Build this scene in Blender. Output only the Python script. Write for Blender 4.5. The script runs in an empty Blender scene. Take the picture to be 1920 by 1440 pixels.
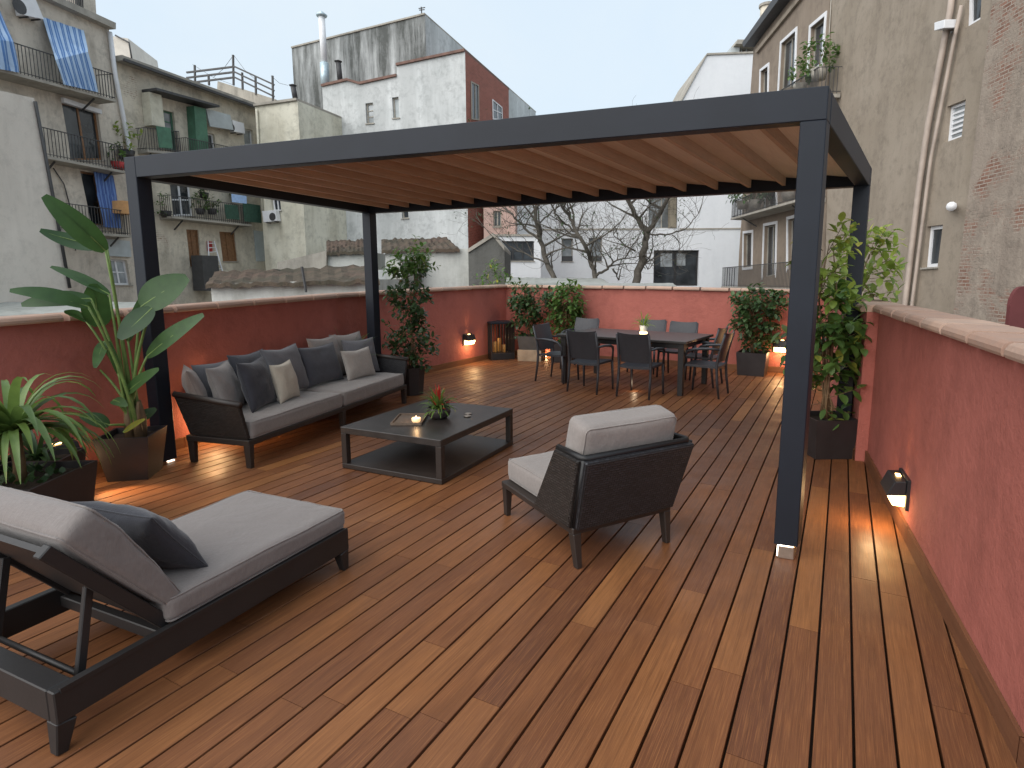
import bpy, bmesh, math, random
from mathutils import Vector, Matrix, noise, Euler
from mathutils.geometry import tessellate_polygon
V = Vector
random.seed(11)
sc = bpy.context.scene
COL = sc.collection

# ------------------------------------------------------------------ camera
FPX, PITCH, CX, CY, EYE = 1100.0, 0.1461, 1006.6, 681.0, 1.6
cd = bpy.data.cameras.new('camera'); cam = bpy.data.objects.new('camera', cd); COL.objects.link(cam)
cam.location = (0, 0, EYE); cam.rotation_euler = (math.pi/2-PITCH, 0, 0)
cd.sensor_width = 36; cd.lens = FPX/1920*36
cd.shift_x = (960-CX)/1920; cd.shift_y = (CY-720)/1920
cd.clip_start = .05; cd.clip_end = 1000
sc.camera = cam
FW = V((0, math.cos(PITCH), -math.sin(PITCH))); RT = V((1, 0, 0)); UP = RT.cross(FW); EY = V((0, 0, EYE))
def ray(x, y): return FW + RT*((x-CX)/FPX) - UP*((y-CY)/FPX)
def at_y(x, y, Y): d = ray(x, y); return EY + d*(Y/d.y)
def at_z(x, y, z): d = ray(x, y); return EY + d*((z-EYE)/d.z)

# ------------------------------------------------------------------ object helpers
def wm(o):
    m = o.matrix_basis.copy()
    while o.parent: o = o.parent; m = o.matrix_basis @ m
    return m
def tag(o, label=None, cat=None, group=None, kind=None):
    if label: o['label'] = label
    if cat: o['category'] = cat
    if group: o['group'] = group
    if kind: o['kind'] = kind
    return o
def thing(name, label, cat, loc=(0, 0, 0), rz=0, group=None):
    o = bpy.data.objects.new(name, None); COL.objects.link(o); o.empty_display_size = .1
    o.location = loc; o.rotation_euler = (0, 0, rz)
    return tag(o, label, cat, group)
def copy_tree(o, parent=None):
    c = o.copy(); COL.objects.link(c)
    if parent: c.parent = parent
    for ch in [x for x in bpy.data.objects if x.parent == o]: copy_tree(ch, c)
    return c

class MB:
    def __init__(s): s.v = []; s.f = []; s.m = []; s.uv = []; s.t = []
    def face(s, pts, mi=0, uv=None, t=0.):
        b = len(s.v); s.v += [V(p) for p in pts]; s.f.append(tuple(range(b, b+len(pts)))); s.m.append(mi)
        s.uv.append(uv); s.t.append(t)
    def mesh(s, vs, fs, mi=0, t=0.):
        b = len(s.v); s.v += [V(p) for p in vs]
        for f in fs: s.f.append(tuple(b+i for i in f)); s.m.append(mi); s.uv.append(None); s.t.append(t)
    def hexa(s, p, mi=0, t=0.):   # p: 4 bottom, 4 top (same winding)
        s.mesh(p, [(3, 2, 1, 0), (4, 5, 6, 7), (0, 1, 5, 4), (1, 2, 6, 5), (2, 3, 7, 6), (3, 0, 4, 7)], mi, t)
    def box(s, x0, x1, y0, y1, z0, z1, mi=0, M=None):
        p = [V(q) for q in ((x0,y0,z0),(x1,y0,z0),(x1,y1,z0),(x0,y1,z0),(x0,y0,z1),(x1,y0,z1),(x1,y1,z1),(x0,y1,z1))]
        if M: p = [M @ q for q in p]
        s.hexa(p, mi)
    def bar(s, a, b, w, h=None, up=V((0, 0, 1)), mi=0, w2=None, h2=None):
        a, b = V(a), V(b); h = h or w; w2 = w2 or w; h2 = h2 or h*(w2/w)
        d = (b-a).normalized(); sd = d.cross(up)
        if sd.length < 1e-3: sd = d.cross(V((0, 1, 0)))
        sd.normalize(); u = sd.cross(d)
        p = [a+sd*(i*w/2)+u*(j*h/2) for i, j in ((-1,-1),(1,-1),(1,1),(-1,1))]
        p += [b+sd*(i*w2/2)+u*(j*h2/2) for i, j in ((-1,-1),(1,-1),(1,1),(-1,1))]
        s.hexa(p, mi)
    def tube(s, pts, rs, n=8, mi=0, cap=True):
        pts = [V(p) for p in pts]
        if not hasattr(rs, '__len__'): rs = [rs]*len(pts)
        b = len(s.v); prev = None
        for i, p in enumerate(pts):
            d = (pts[min(i+1, len(pts)-1)]-pts[max(i-1, 0)]).normalized()
            if prev is None: sd = d.orthogonal().normalized()
            else: sd = (prev-d*prev.dot(d)).normalized()
            prev = sd; u = d.cross(sd)
            for k in range(n):
                a = 2*math.pi*k/n; s.v.append(p+(sd*math.cos(a)+u*math.sin(a))*rs[i])
        for i in range(len(pts)-1):
            for k in range(n):
                k2 = (k+1) % n
                s.f.append((b+i*n+k, b+i*n+k2, b+(i+1)*n+k2, b+(i+1)*n+k)); s.m.append(mi); s.uv.append(None); s.t.append(0.)
        if cap:
            s.f.append(tuple(b+k for k in range(n))[::-1]); s.m.append(mi); s.uv.append(None); s.t.append(0.)
            s.f.append(tuple(b+(len(pts)-1)*n+k for k in range(n))); s.m.append(mi); s.uv.append(None); s.t.append(0.)
    def lathe(s, prof, c=(0, 0, 0), n=20, mi=0):
        c = V(c); b = len(s.v)
        for r, z in prof:
            for k in range(n):
                a = 2*math.pi*k/n; s.v.append(c+V((r*math.cos(a), r*math.sin(a), z)))
        for i in range(len(prof)-1):
            for k in range(n):
                k2 = (k+1) % n
                s.f.append((b+i*n+k, b+i*n+k2, b+(i+1)*n+k2, b+(i+1)*n+k)); s.m.append(mi); s.uv.append(None); s.t.append(0.)
    def build(s, name, mat, parent=None, smooth=False, world=False, bevel=0, loc=None, seg=1):
        me = bpy.data.meshes.new(name); vs = s.v
        if world and parent is not None:
            iv = wm(parent).inverted(); vs = [iv @ p for p in vs]
        o = bpy.data.objects.new(name, me)
        if loc is not None: vs = [p-V(loc) for p in vs]; o.location = loc
        me.from_pydata([tuple(p) for p in vs], [], s.f)
        for m in (mat if isinstance(mat, (list, tuple)) else [mat]): me.materials.append(m)
        me.polygons.foreach_set('material_index', s.m)
        if any(u is not None for u in s.uv):
            ul = me.uv_layers.new(name='UVMap')
            for i, p in enumerate(me.polygons):
                if s.uv[i] is not None:
                    for k, li in enumerate(p.loop_indices): ul.data[li].uv = s.uv[i][k]
        if any(s.t):
            at = me.attributes.new('tint', 'FLOAT', 'FACE'); at.data.foreach_set('value', s.t)
        if smooth: me.polygons.foreach_set('use_smooth', [True]*len(me.polygons))
        me.update()
        COL.objects.link(o)
        if parent is not None: o.parent = parent
        if bevel:
            bm = bmesh.new(); bm.from_mesh(me); bmesh.ops.remove_doubles(bm, verts=bm.verts, dist=1e-5)
            es = [e for e in bm.edges if len(e.link_faces) == 2 and e.calc_face_angle(0) > .5]
            bmesh.ops.bevel(bm, geom=es, offset=bevel, segments=seg, profile=.5, affect='EDGES', clamp_overlap=True)
            bm.to_mesh(me); bm.free()
        return o

# ------------------------------------------------------------------ materials
def newmat(name):
    m = bpy.data.materials.new(name); m.use_nodes = True; nt = m.node_tree
    return m, nt, nt.nodes['Principled BSDF']
def N(nt, t, **k):
    n = nt.nodes.new(t)
    for a, b in k.items():
        if a in n.inputs.keys() if False else False: pass
        setattr(n, a, b)
    return n
def mixc(nt, fac, a, b, typ='MIX'):
    n = nt.nodes.new('ShaderNodeMix'); n.data_type = 'RGBA'; n.blend_type = typ
    for i, x in ((0, fac), (6, a), (7, b)):
        if isinstance(x, (int, float)): n.inputs[i].default_value = x
        elif isinstance(x, tuple): n.inputs[i].default_value = (*x[:3], 1)
        else: nt.links.new(x, n.inputs[i])
    return n.outputs[2]
def mth(nt, op, a, b=None, c=None):
    n = nt.nodes.new('ShaderNodeMath'); n.operation = op
    for i, x in enumerate((a, b, c)):
        if x is None: continue
        if isinstance(x, (int, float)): n.inputs[i].default_value = x
        else: nt.links.new(x, n.inputs[i])
    return n.outputs[0]
def ramp(nt, x, p0, p1, inv=False):
    n = nt.nodes.new('ShaderNodeMapRange'); n.inputs[1].default_value = p0; n.inputs[2].default_value = p1
    n.inputs[3].default_value = 1. if inv else 0.; n.inputs[4].default_value = 0. if inv else 1.
    nt.links.new(x, n.inputs[0]); return n.outputs[0]
def coords(nt, kind='Object', scale=(1, 1, 1)):
    tc = nt.nodes.new('ShaderNodeTexCoord'); mp = nt.nodes.new('ShaderNodeMapping')
    nt.links.new(tc.outputs[kind], mp.inputs[0]); mp.inputs['Scale'].default_value = scale
    return mp.outputs[0]
def nz(nt, vec, scale, detail=4, rough=.55, dist=0):
    n = nt.nodes.new('ShaderNodeTexNoise'); n.inputs['Scale'].default_value = scale
    n.inputs['Detail'].default_value = detail; n.inputs['Roughness'].default_value = rough; n.inputs['Distortion'].default_value = dist
    nt.links.new(vec, n.inputs['Vector']); return n.outputs[0]
def bump(nt, h, strength, dist=.01):
    n = nt.nodes.new('ShaderNodeBump'); n.inputs['Strength'].default_value = strength; n.inputs['Distance'].default_value = dist
    nt.links.new(h, n.inputs['Height']); return n.outputs[0]
def simple(name, c, rough=.6, metal=0, var=.12, sc_=8., bmp=0, spec=.5, emis=None, es=0):
    m, nt, b = newmat(name); b.inputs['Roughness'].default_value = rough; b.inputs['Metallic'].default_value = metal
    b.inputs['Specular IOR Level'].default_value = spec
    v = coords(nt); n = nz(nt, v, sc_, 5)
    col = mixc(nt, ramp(nt, n, .3, .7), tuple(x*(1-var) for x in c), tuple(min(1, x*(1+var)) for x in c))
    nt.links.new(col, b.inputs['Base Color'])
    if bmp: nt.links.new(bump(nt, nz(nt, v, sc_*8, 3), bmp), b.inputs['Normal'])
    if emis: b.inputs['Emission Color'].default_value = (*emis, 1); b.inputs['Emission Strength'].default_value = es
    return m
def plaster(name, c, c2, cs, streak=.5, patch=.4, bmp=.3, brick=None, brick_amt=0, sharp=(.45, .62), top=None):
    """weathered render: patchy colour, vertical rain streaks, optional areas of exposed brick"""
    m, nt, b = newmat(name); b.inputs['Roughness'].default_value = .9; b.inputs['Specular IOR Level'].default_value = .2
    v = coords(nt)
    big = nz(nt, v, .35, 6, .6, .5)
    col = mixc(nt, ramp(nt, big, .35, .65), c, c2)
    vs = coords(nt, 'Object', (1.5, 1.5, .22)); st = nz(nt, vs, 1.0, 9, .7, .25); blot = ramp(nt, nz(nt, v, .5, 6, .65, 1.0), .40, .62)
    f = mth(nt, 'MULTIPLY', mth(nt, 'MULTIPLY', ramp(nt, st, *sharp), streak), mth(nt, 'ADD', mth(nt, 'MULTIPLY', blot, .9), .25))
    if top:      # streaks densest below the coping, as rain leaves them
        tc = nt.nodes.new('ShaderNodeTexCoord'); sx = nt.nodes.new('ShaderNodeSeparateXYZ'); nt.links.new(tc.outputs['Object'], sx.inputs[0])
        k = ramp(nt, sx.outputs[2], top[0], top[1]); st2 = mth(nt, 'ADD', mth(nt, 'MULTIPLY', nz(nt, coords(nt, 'Object', (.9, .9, .09)), 1.0, 10, .75, .2), .75), mth(nt, 'MULTIPLY', nz(nt, coords(nt, 'Object', (.25, .25, .2)), 1.3, 6, .6), .25))
        f2 = mth(nt, 'MULTIPLY', mth(nt, 'MULTIPLY', ramp(nt, mth(nt, 'ADD', st2, mth(nt, 'MULTIPLY', k, .17)), .54, .72), k), top[2])
        f = mth(nt, 'MAXIMUM', f, f2)
    col = mixc(nt, f, col, cs)
    sm = mth(nt, 'ADD', mth(nt, 'MULTIPLY', nz(nt, v, 3.5, 9, .75), .6), mth(nt, 'MULTIPLY', nz(nt, v, .9, 8, .7, .8), .4))
    col = mixc(nt, mth(nt, 'MULTIPLY', ramp(nt, sm, .49, .62), patch), col, tuple(x*.52 for x in c2))
    h = nz(nt, v, 14, 6, .7)
    if brick:
        bt = nt.nodes.new('ShaderNodeTexBrick'); uv = coords(nt, 'UV', (1, 1, 1)); nt.links.new(uv, bt.inputs['Vector'])
        bt.inputs['Scale'].default_value = 1; bt.inputs['Brick Width'].default_value = .28; bt.inputs['Row Height'].default_value = .09
        bt.inputs['Mortar Size'].default_value = .012; bt.inputs['Color1'].default_value = (*brick, 1)
        bt.inputs['Color2'].default_value = (*[x*.7 for x in brick], 1); bt.inputs['Mortar'].default_value = (*[x*.9+.06 for x in c], 1)
        if brick_amt >= 1: col = mixc(nt, mth(nt, 'MULTIPLY', ramp(nt, sm, .45, .7), .3), bt.outputs[0], tuple(x*.5 for x in brick))
        else:
            k = ramp(nt, nz(nt, v, .55, 9, .62, .3), 1-brick_amt-.02, 1-brick_amt+.05)
            col = mixc(nt, k, col, mixc(nt, ramp(nt, sm, .45, .55), bt.outputs[0], c2))
            h = mth(nt, 'SUBTRACT', h, mth(nt, 'MULTIPLY', k, bt.outputs[1]))
    nt.links.new(col, b.inputs['Base Color']); nt.links.new(bump(nt, h, bmp, .03), b.inputs['Normal'])
    return m
def glass(name='window_glass', c=(.03, .035, .04)):
    m, nt, b = newmat(name); b.inputs['Roughness'].default_value = .08; b.inputs['Specular IOR Level'].default_value = .6
    n = nz(nt, coords(nt), .8, 3); nt.links.new(mixc(nt, ramp(nt, n, .35, .65), tuple(x*.5 for x in c), tuple(x*1.7 for x in c)), b.inputs['Base Color'])
    return m
def fabric(name, c, c2=None, sc_=1.):
    m, nt, b = newmat(name); b.inputs['Roughness'].default_value = .92; b.inputs['Specular IOR Level'].default_value = .15
    b.inputs['Sheen Weight'].default_value = .25
    v = coords(nt); a = nz(nt, coords(nt, 'Object', (260, 40, 40)), 1, 2); d = nz(nt, coords(nt, 'Object', (40, 260, 40)), 1, 2)
    w = mth(nt, 'MULTIPLY', mth(nt, 'ADD', a, d), .5)
    col = mixc(nt, ramp(nt, w, .38, .62), tuple(x*.93 for x in c), tuple(min(1, x*1.06) for x in c))
    col = mixc(nt, mth(nt, 'MULTIPLY', ramp(nt, nz(nt, v, 3, 5), .35, .7), .15), col, c2 or tuple(x*.8 for x in c))
    nt.links.new(col, b.inputs['Base Color']); 
    h = mth(nt, 'ADD', mth(nt, 'MULTIPLY', w, .2), nz(nt, v, 5*sc_, 3, .5, .6))
    nt.links.new(bump(nt, h, .5, .025), b.inputs['Normal']); return m
def wicker(name, c):
    m, nt, b = newmat(name); b.inputs['Roughness'].default_value = .5
    outs = []
    tc = nt.nodes.new('ShaderNodeTexCoord')
    bt = nt.nodes.new('ShaderNodeTexBrick'); mp = nt.nodes.new('ShaderNodeMapping'); nt.links.new(tc.outputs['UV'], mp.inputs[0])
    nt.links.new(mp.outputs[0], bt.inputs['Vector']); bt.inputs['Scale'].default_value = 1
    bt.inputs['Brick Width'].default_value = .034; bt.inputs['Row Height'].default_value = .015; bt.inputs['Mortar Size'].default_value = .0034; bt.inputs['Mortar Smooth'].default_value = .6
    bt.inputs['Color1'].default_value = (*c, 1); bt.inputs['Color2'].default_value = (*[x*2.3 for x in c], 1); bt.inputs['Mortar'].default_value = (*[x*.3 for x in c], 1)
    nt.links.new(bt.outputs[0], b.inputs['Base Color'])
    nt.links.new(bump(nt, mth(nt, 'SUBTRACT', 1., bt.outputs[1]), .9, .006), b.inputs['Normal']); return m
def leafmat(name, c, c2, yellow=None, trans=.25, rough=.45):
    m, nt, b = newmat(name); b.inputs['Roughness'].default_value = rough
    at = nt.nodes.new('ShaderNodeAttribute'); at.attribute_name = 'tint'
    col = mixc(nt, at.outputs['Fac'], c, c2)
    if yellow: col = mixc(nt, ramp(nt, at.outputs['Fac'], .86, .95), col, yellow)
    col = mixc(nt, mth(nt, 'MULTIPLY', ramp(nt, nz(nt, coords(nt), 14, 4), .4, .7), .35), col, tuple(x*.55 for x in c))
    nt.links.new(col, b.inputs['Base Color'])
    tr = nt.nodes.new('ShaderNodeBsdfTranslucent'); nt.links.new(mixc(nt, .5, col, tuple(min(1, x*1.6) for x in c2)), tr.inputs[0])
    mx = nt.nodes.new('ShaderNodeMixShader'); mx.inputs[0].default_value = trans
    nt.links.new(b.outputs[0], mx.inputs[1]); nt.links.new(tr.outputs[0], mx.inputs[2])
    nt.links.new(mx.outputs[0], nt.nodes['Material Output'].inputs[0]); return m
def woodmat(name, cols, rough=.38, grain=1., tintattr=True):
    """cols: list of 4 colours from darkest to lightest, picked per board"""
    m, nt, b = newmat(name); b.inputs['Specular IOR Level'].default_value = .28
    uv = coords(nt, 'UV', (1, 1, 1)); at = nt.nodes.new('ShaderNodeAttribute'); at.attribute_name = 'tint'
    cr = nt.nodes.new('ShaderNodeValToRGB'); nt.links.new(at.outputs['Fac'], cr.inputs[0]); e = cr.color_ramp.elements
    for i, c in enumerate(cols):
        if i < 2: el = e[i]; el.position = i/(len(cols)-1)
        else: el = e.new(i/(len(cols)-1))
        el.color = (*c, 1)
    g1 = nz(nt, coords(nt, 'UV', (2.2, 70, 1)), 1, 7, .68, .35); g2 = nz(nt, coords(nt, 'UV', (5, 260, 1)), 1, 4, .6); g3 = nz(nt, coords(nt, 'UV', (.9, 4, 1)), 1.4, 4, .5, 1.2)
    col = mixc(nt, mth(nt, 'MULTIPLY', ramp(nt, g1, .46, .68), .42*grain), cr.outputs[0], tuple(x*.42 for x in cols[1]))
    col = mixc(nt, mth(nt, 'MULTIPLY', ramp(nt, g2, .48, .68), .42*grain), col, tuple(min(1, x*1.35) for x in cols[-1]))
    col = mixc(nt, mth(nt, 'MULTIPLY', ramp(nt, g3, .45, .7), .35*grain), col, tuple(x*.6 for x in cols[1]))
    # faint dried water marks
    wp = nz(nt, coords(nt), 1.1, 5, .6, .6)
    col = mixc(nt, mth(nt, 'MULTIPLY', ramp(nt, wp, .48, .66), .22), col, tuple(x*.7+.02 for x in cols[1]))
    nt.links.new(col, b.inputs['Base Color'])
    r = mth(nt, 'ADD', mth(nt, 'MULTIPLY', ramp(nt, nz(nt, coords(nt), 2.2, 6, .65), .35, .65), .2), mth(nt, 'ADD', mth(nt, 'MULTIPLY', g2, .15), rough-.12))
    nt.links.new(r, b.inputs['Roughness'])
    nt.links.new(bump(nt, mth(nt, 'ADD', g1, mth(nt, 'MULTIPLY', g2, .5)), .25, .004), b.inputs['Normal']); return m
def stripes(name, a, b_, period):
    m, nt, b = newmat(name); b.inputs['Roughness'].default_value = .9
    tc = nt.nodes.new('ShaderNodeTexCoord'); sx = nt.nodes.new('ShaderNodeSeparateXYZ'); nt.links.new(tc.outputs['UV'], sx.inputs[0])
    w = mth(nt, 'FRACT', mth(nt, 'DIVIDE', sx.outputs[0], period))
    f = mth(nt, 'GREATER_THAN', w, .45); f2 = mth(nt, 'LESS_THAN', mth(nt, 'ABSOLUTE', mth(nt, 'SUBTRACT', w, .72)), .06)
    col = mixc(nt, mth(nt, 'SUBTRACT', f, mth(nt, 'MULTIPLY', f2, .6)), a, b_)
    col = mixc(nt, mth(nt, 'MULTIPLY', ramp(nt, nz(nt, coords(nt), 1.5, 4), .4, .7), .3), col, tuple(x*.6 for x in b_))
    nt.links.new(col, b.inputs['Base Color']); return m

M = {}
M['deck'] = woodmat('ipe_deck_wood', [(.090,.036,.021), (.148,.058,.027), (.200,.080,.032), (.295,.130,.047)], rough=.42)
M['skirt'] = woodmat('skirting_wood', [(.13,.055,.03), (.17,.07,.035), (.20,.085,.04), (.24,.11,.05)], rough=.45)
M['slat'] = woodmat('pergola_wood', [(.66,.56,.46), (.73,.64,.54), (.80,.71,.61), (.86,.78,.69)], rough=.6, grain=.45)
M['rafter'] = woodmat('rafter_wood', [(.44,.30,.21), (.50,.35,.25), (.56,.40,.29), (.62,.46,.34)], rough=.6, grain=.7)
M['metal'] = simple('anthracite_steel', (.011, .0145, .022), .5, 0, .12, 3, .02, .28)
M['frame'] = simple('charcoal_aluminium', (.017, .0155, .0155), .5, 0, .12, 6, .05)
M['bronze'] = simple('dark_bronze_frame', (.026, .0195, .0165), .5, 0, .12, 6, .05)
M['tabletop'] = simple('dark_stone_tabletop', (.030, .026, .024), .36, 0, .25, 9, .06)
M['wicker'] = wicker('charcoal_wicker', (.014, .0145, .0175))
M['wickerb'] = wicker('brown_black_wicker', (.020, .0175, .016))
M['plastic'] = simple('anthracite_resin', (.033, .034, .040), .48, 0, .1, 20, .1)
M['fab'] = fabric('warm_grey_fabric', (.185, .162, .152))
M['fabl'] = fabric('light_grey_fabric', (.235, .21, .196))
M['fabblue'] = fabric('blue_grey_fabric', (.13, .13, .143))
M['slate'] = fabric('slate_fabric', (.068, .070, .083))
M['char'] = fabric('charcoal_fabric', (.038, .038, .046))
M['cream'] = fabric('cream_fabric', (.48, .43, .35))
M['cream2'] = fabric('pale_linen_fabric', (.36, .33, .30))
M['taupe'] = fabric('taupe_fabric', (.25, .20, .175))
M['red'] = plaster('terracotta_render', (.43, .142, .112), (.385, .125, .098), (.24, .08, .066), .45, .4, .45, sharp=(.46, .72), top=(.6, 1.33, .45))
M['cop'] = simple('clay_coping_tile', (.46, .27, .21), .75, 0, .28, 6, .3)
M['pot'] = simple('charcoal_planter', (.028, .024, .025), .45, 0, .2, 5, .06)
M['potg'] = simple('grey_planter', (.07, .066, .062), .6, 0, .2, 5, .1)
M['copper'] = simple('brown_planter_side', (.16, .075, .04), .5, 0, .2, 5, .1)
M['soil'] = simple('soil', (.045, .028, .018), .95, 0, .5, 60, .8)
M['glass'] = glass()
M['pane_l'] = glass('curtained_glass', (.22, .24, .25))
M['white'] = simple('white_paint', (.72, .73, .75), .6, 0, .06, 4)
M['black'] = simple('black_paint', (.02, .02, .022), .45, 0, .1, 5)
M['iron'] = simple('railing_iron', (.05, .05, .052), .6, 0, .2, 5)
M['bark'] = simple('bark', (.085, .075, .062), .9, 0, .35, 12, .8)
M['stem'] = simple('green_stem', (.13, .2, .05), .6, 0, .3, 12)
M['twig'] = simple('brown_stem', (.16, .10, .05), .7, 0, .3, 12)
M['leafd'] = leafmat('dark_leaf', (.022, .05, .02), (.075, .14, .04), (.25, .22, .04))
M['leafg'] = leafmat('green_leaf', (.04, .09, .022), (.13, .23, .05), (.35, .33, .05))
M['leafy'] = leafmat('lime_leaf', (.07, .13, .025), (.34, .44, .08), (.55, .52, .10), .35)
M['strel'] = leafmat('paddle_leaf', (.012, .042, .012), (.065, .145, .035), (.42, .33, .03), .22, .55)
M['strap'] = leafmat('strap_leaf', (.05, .105, .03), (.20, .30, .07), (.36, .26, .08), .3, .4)
M['redleaf'] = leafmat('red_bract', (.35, .02, .015), (.5, .05, .03), None, .3)
M['led'] = simple('warm_led', (.9, .7, .4), .5, emis=(1, .60, .22), es=9)
M['ledw'] = simple('cool_led', (.9, .85, .8), .5, emis=(1, .86, .68), es=5)
M['candle'] = simple('candle_wax_glow', (.9, .7, .4), .5, emis=(1, .68, .32), es=7)
M['amber'] = simple('amber_glass_glow', (.3, .15, .05), .4, emis=(1, .45, .10), es=.12)
M['steel'] = simple('brushed_steel', (.42, .36, .30), .35, .8, .1, 30)
M['trayw'] = simple('wood_tray', (.12, .085, .06), .5, 0, .3, 30)
# ================================================================== terrace
A2 = lambda x, y: V((x, y, 0))
RW0, RW1 = V((.53, -1.0)), V((4.68, 9.48))           # right wall, near to far
LW = [V((-4.87, 1.0)), V((-1.87, 9.71)), V((-.63, 12.12))]
poly_t = [V((.62, -1.0)), V((1.70, 1.70)), V((2.97, 4.9)), V((3.17, 5.68)), V((4.76, 9.52)), V((-.60, 12.22)), V((-1.95, 9.75)), V((-4.95, 1.0)), V((-5.0, -1.0))]
# deck boards
def clip_line(o, d, poly):
    ts = []
    for i in range(len(poly)):
        a, b = poly[i], poly[(i+1) % len(poly)]; e = b-a
        den = d.x*e.y-d.y*e.x
        if abs(den) < 1e-9: continue
        t = ((a.x-o.x)*e.y-(a.y-o.y)*e.x)/den; s_ = ((a.x-o.x)*d.y-(a.y-o.y)*d.x)/den
        if 0 <= s_ <= 1: ts.append(t)
    return (min(ts), max(ts)) if len(ts) >= 2 else None
BD = .4783; bd = V((math.sin(BD), math.cos(BD))); bn = V((bd.y, -bd.x))
mb = MB(); PW = .1305; GAP = .010
o0 = V((.90, 1.72)); k0 = (o0.x*bn.x+o0.y*bn.y)
rd = random.Random(5)
for i in range(-60, 40):
    c = k0+(i+.5)*PW; r = clip_line(bn*c, bd, poly_t)
    if not r: continue
    t = r[0]-.05+0; end = r[1]+.1; t -= rd.uniform(0, 1.6)
    while t < end:
        L = rd.uniform(.9, 2.3); a, b_ = max(t, r[0]-.08), min(t+L, end)
        if b_-a > .02:
            tint = min(1, max(0.02, rd.gauss(.52, .18))); ou, ov = rd.uniform(0, 50), rd.uniform(0, 50)
            h = PW/2-GAP/2; ch = .0015; zt = rd.uniform(-.0006, .0006)
            def P(s_, w, z): q = bd*s_+bn*(c+w); return V((q.x, q.y, z+zt))
            a2 = a+.0012; b2 = b_-.0012
            mb.face([P(a2, -h+ch, 0), P(a2, h-ch, 0), P(b2, h-ch, 0), P(b2, -h+ch, 0)], 0, [(a+ou, -h+ov), (a+ou, h+ov), (b_+ou, h+ov), (b_+ou, -h+ov)], tint)
            for sg in (-1, 1):
                q = [P(a2, sg*(h-ch), 0), P(b2, sg*(h-ch), 0), P(b2, sg*h, -.002), P(a2, sg*h, -.002)]
                q2 = [P(a2, sg*h, -.002), P(b2, sg*h, -.002), P(b2, sg*h, -.044), P(a2, sg*h, -.044)]
                if sg < 0: pass
                else: q.reverse(); q2.reverse()
                uvq = [(a+ou, ov), (b_+ou, ov), (b_+ou, ov+.01), (a+ou, ov+.01)]
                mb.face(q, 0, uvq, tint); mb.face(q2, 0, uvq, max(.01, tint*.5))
            for s_, fl in ((a2, 1), (b2, 0)):
                q = [P(s_, -h, 0), P(s_, h, 0), P(s_, h, -.044), P(s_, -h, -.044)]
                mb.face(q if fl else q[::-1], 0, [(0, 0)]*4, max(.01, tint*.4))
        t += L
for f in mb.f: pass
tag(mb.build('deck', M['deck']), kind='structure')
mb = MB(); mb.face([(p.x, p.y, -.05) for p in poly_t]); mb.build('deck_base', simple('deck_underlay', (.03, .016, .01), .9)); tag(bpy.data.objects['deck_base'], kind='structure')

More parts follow.
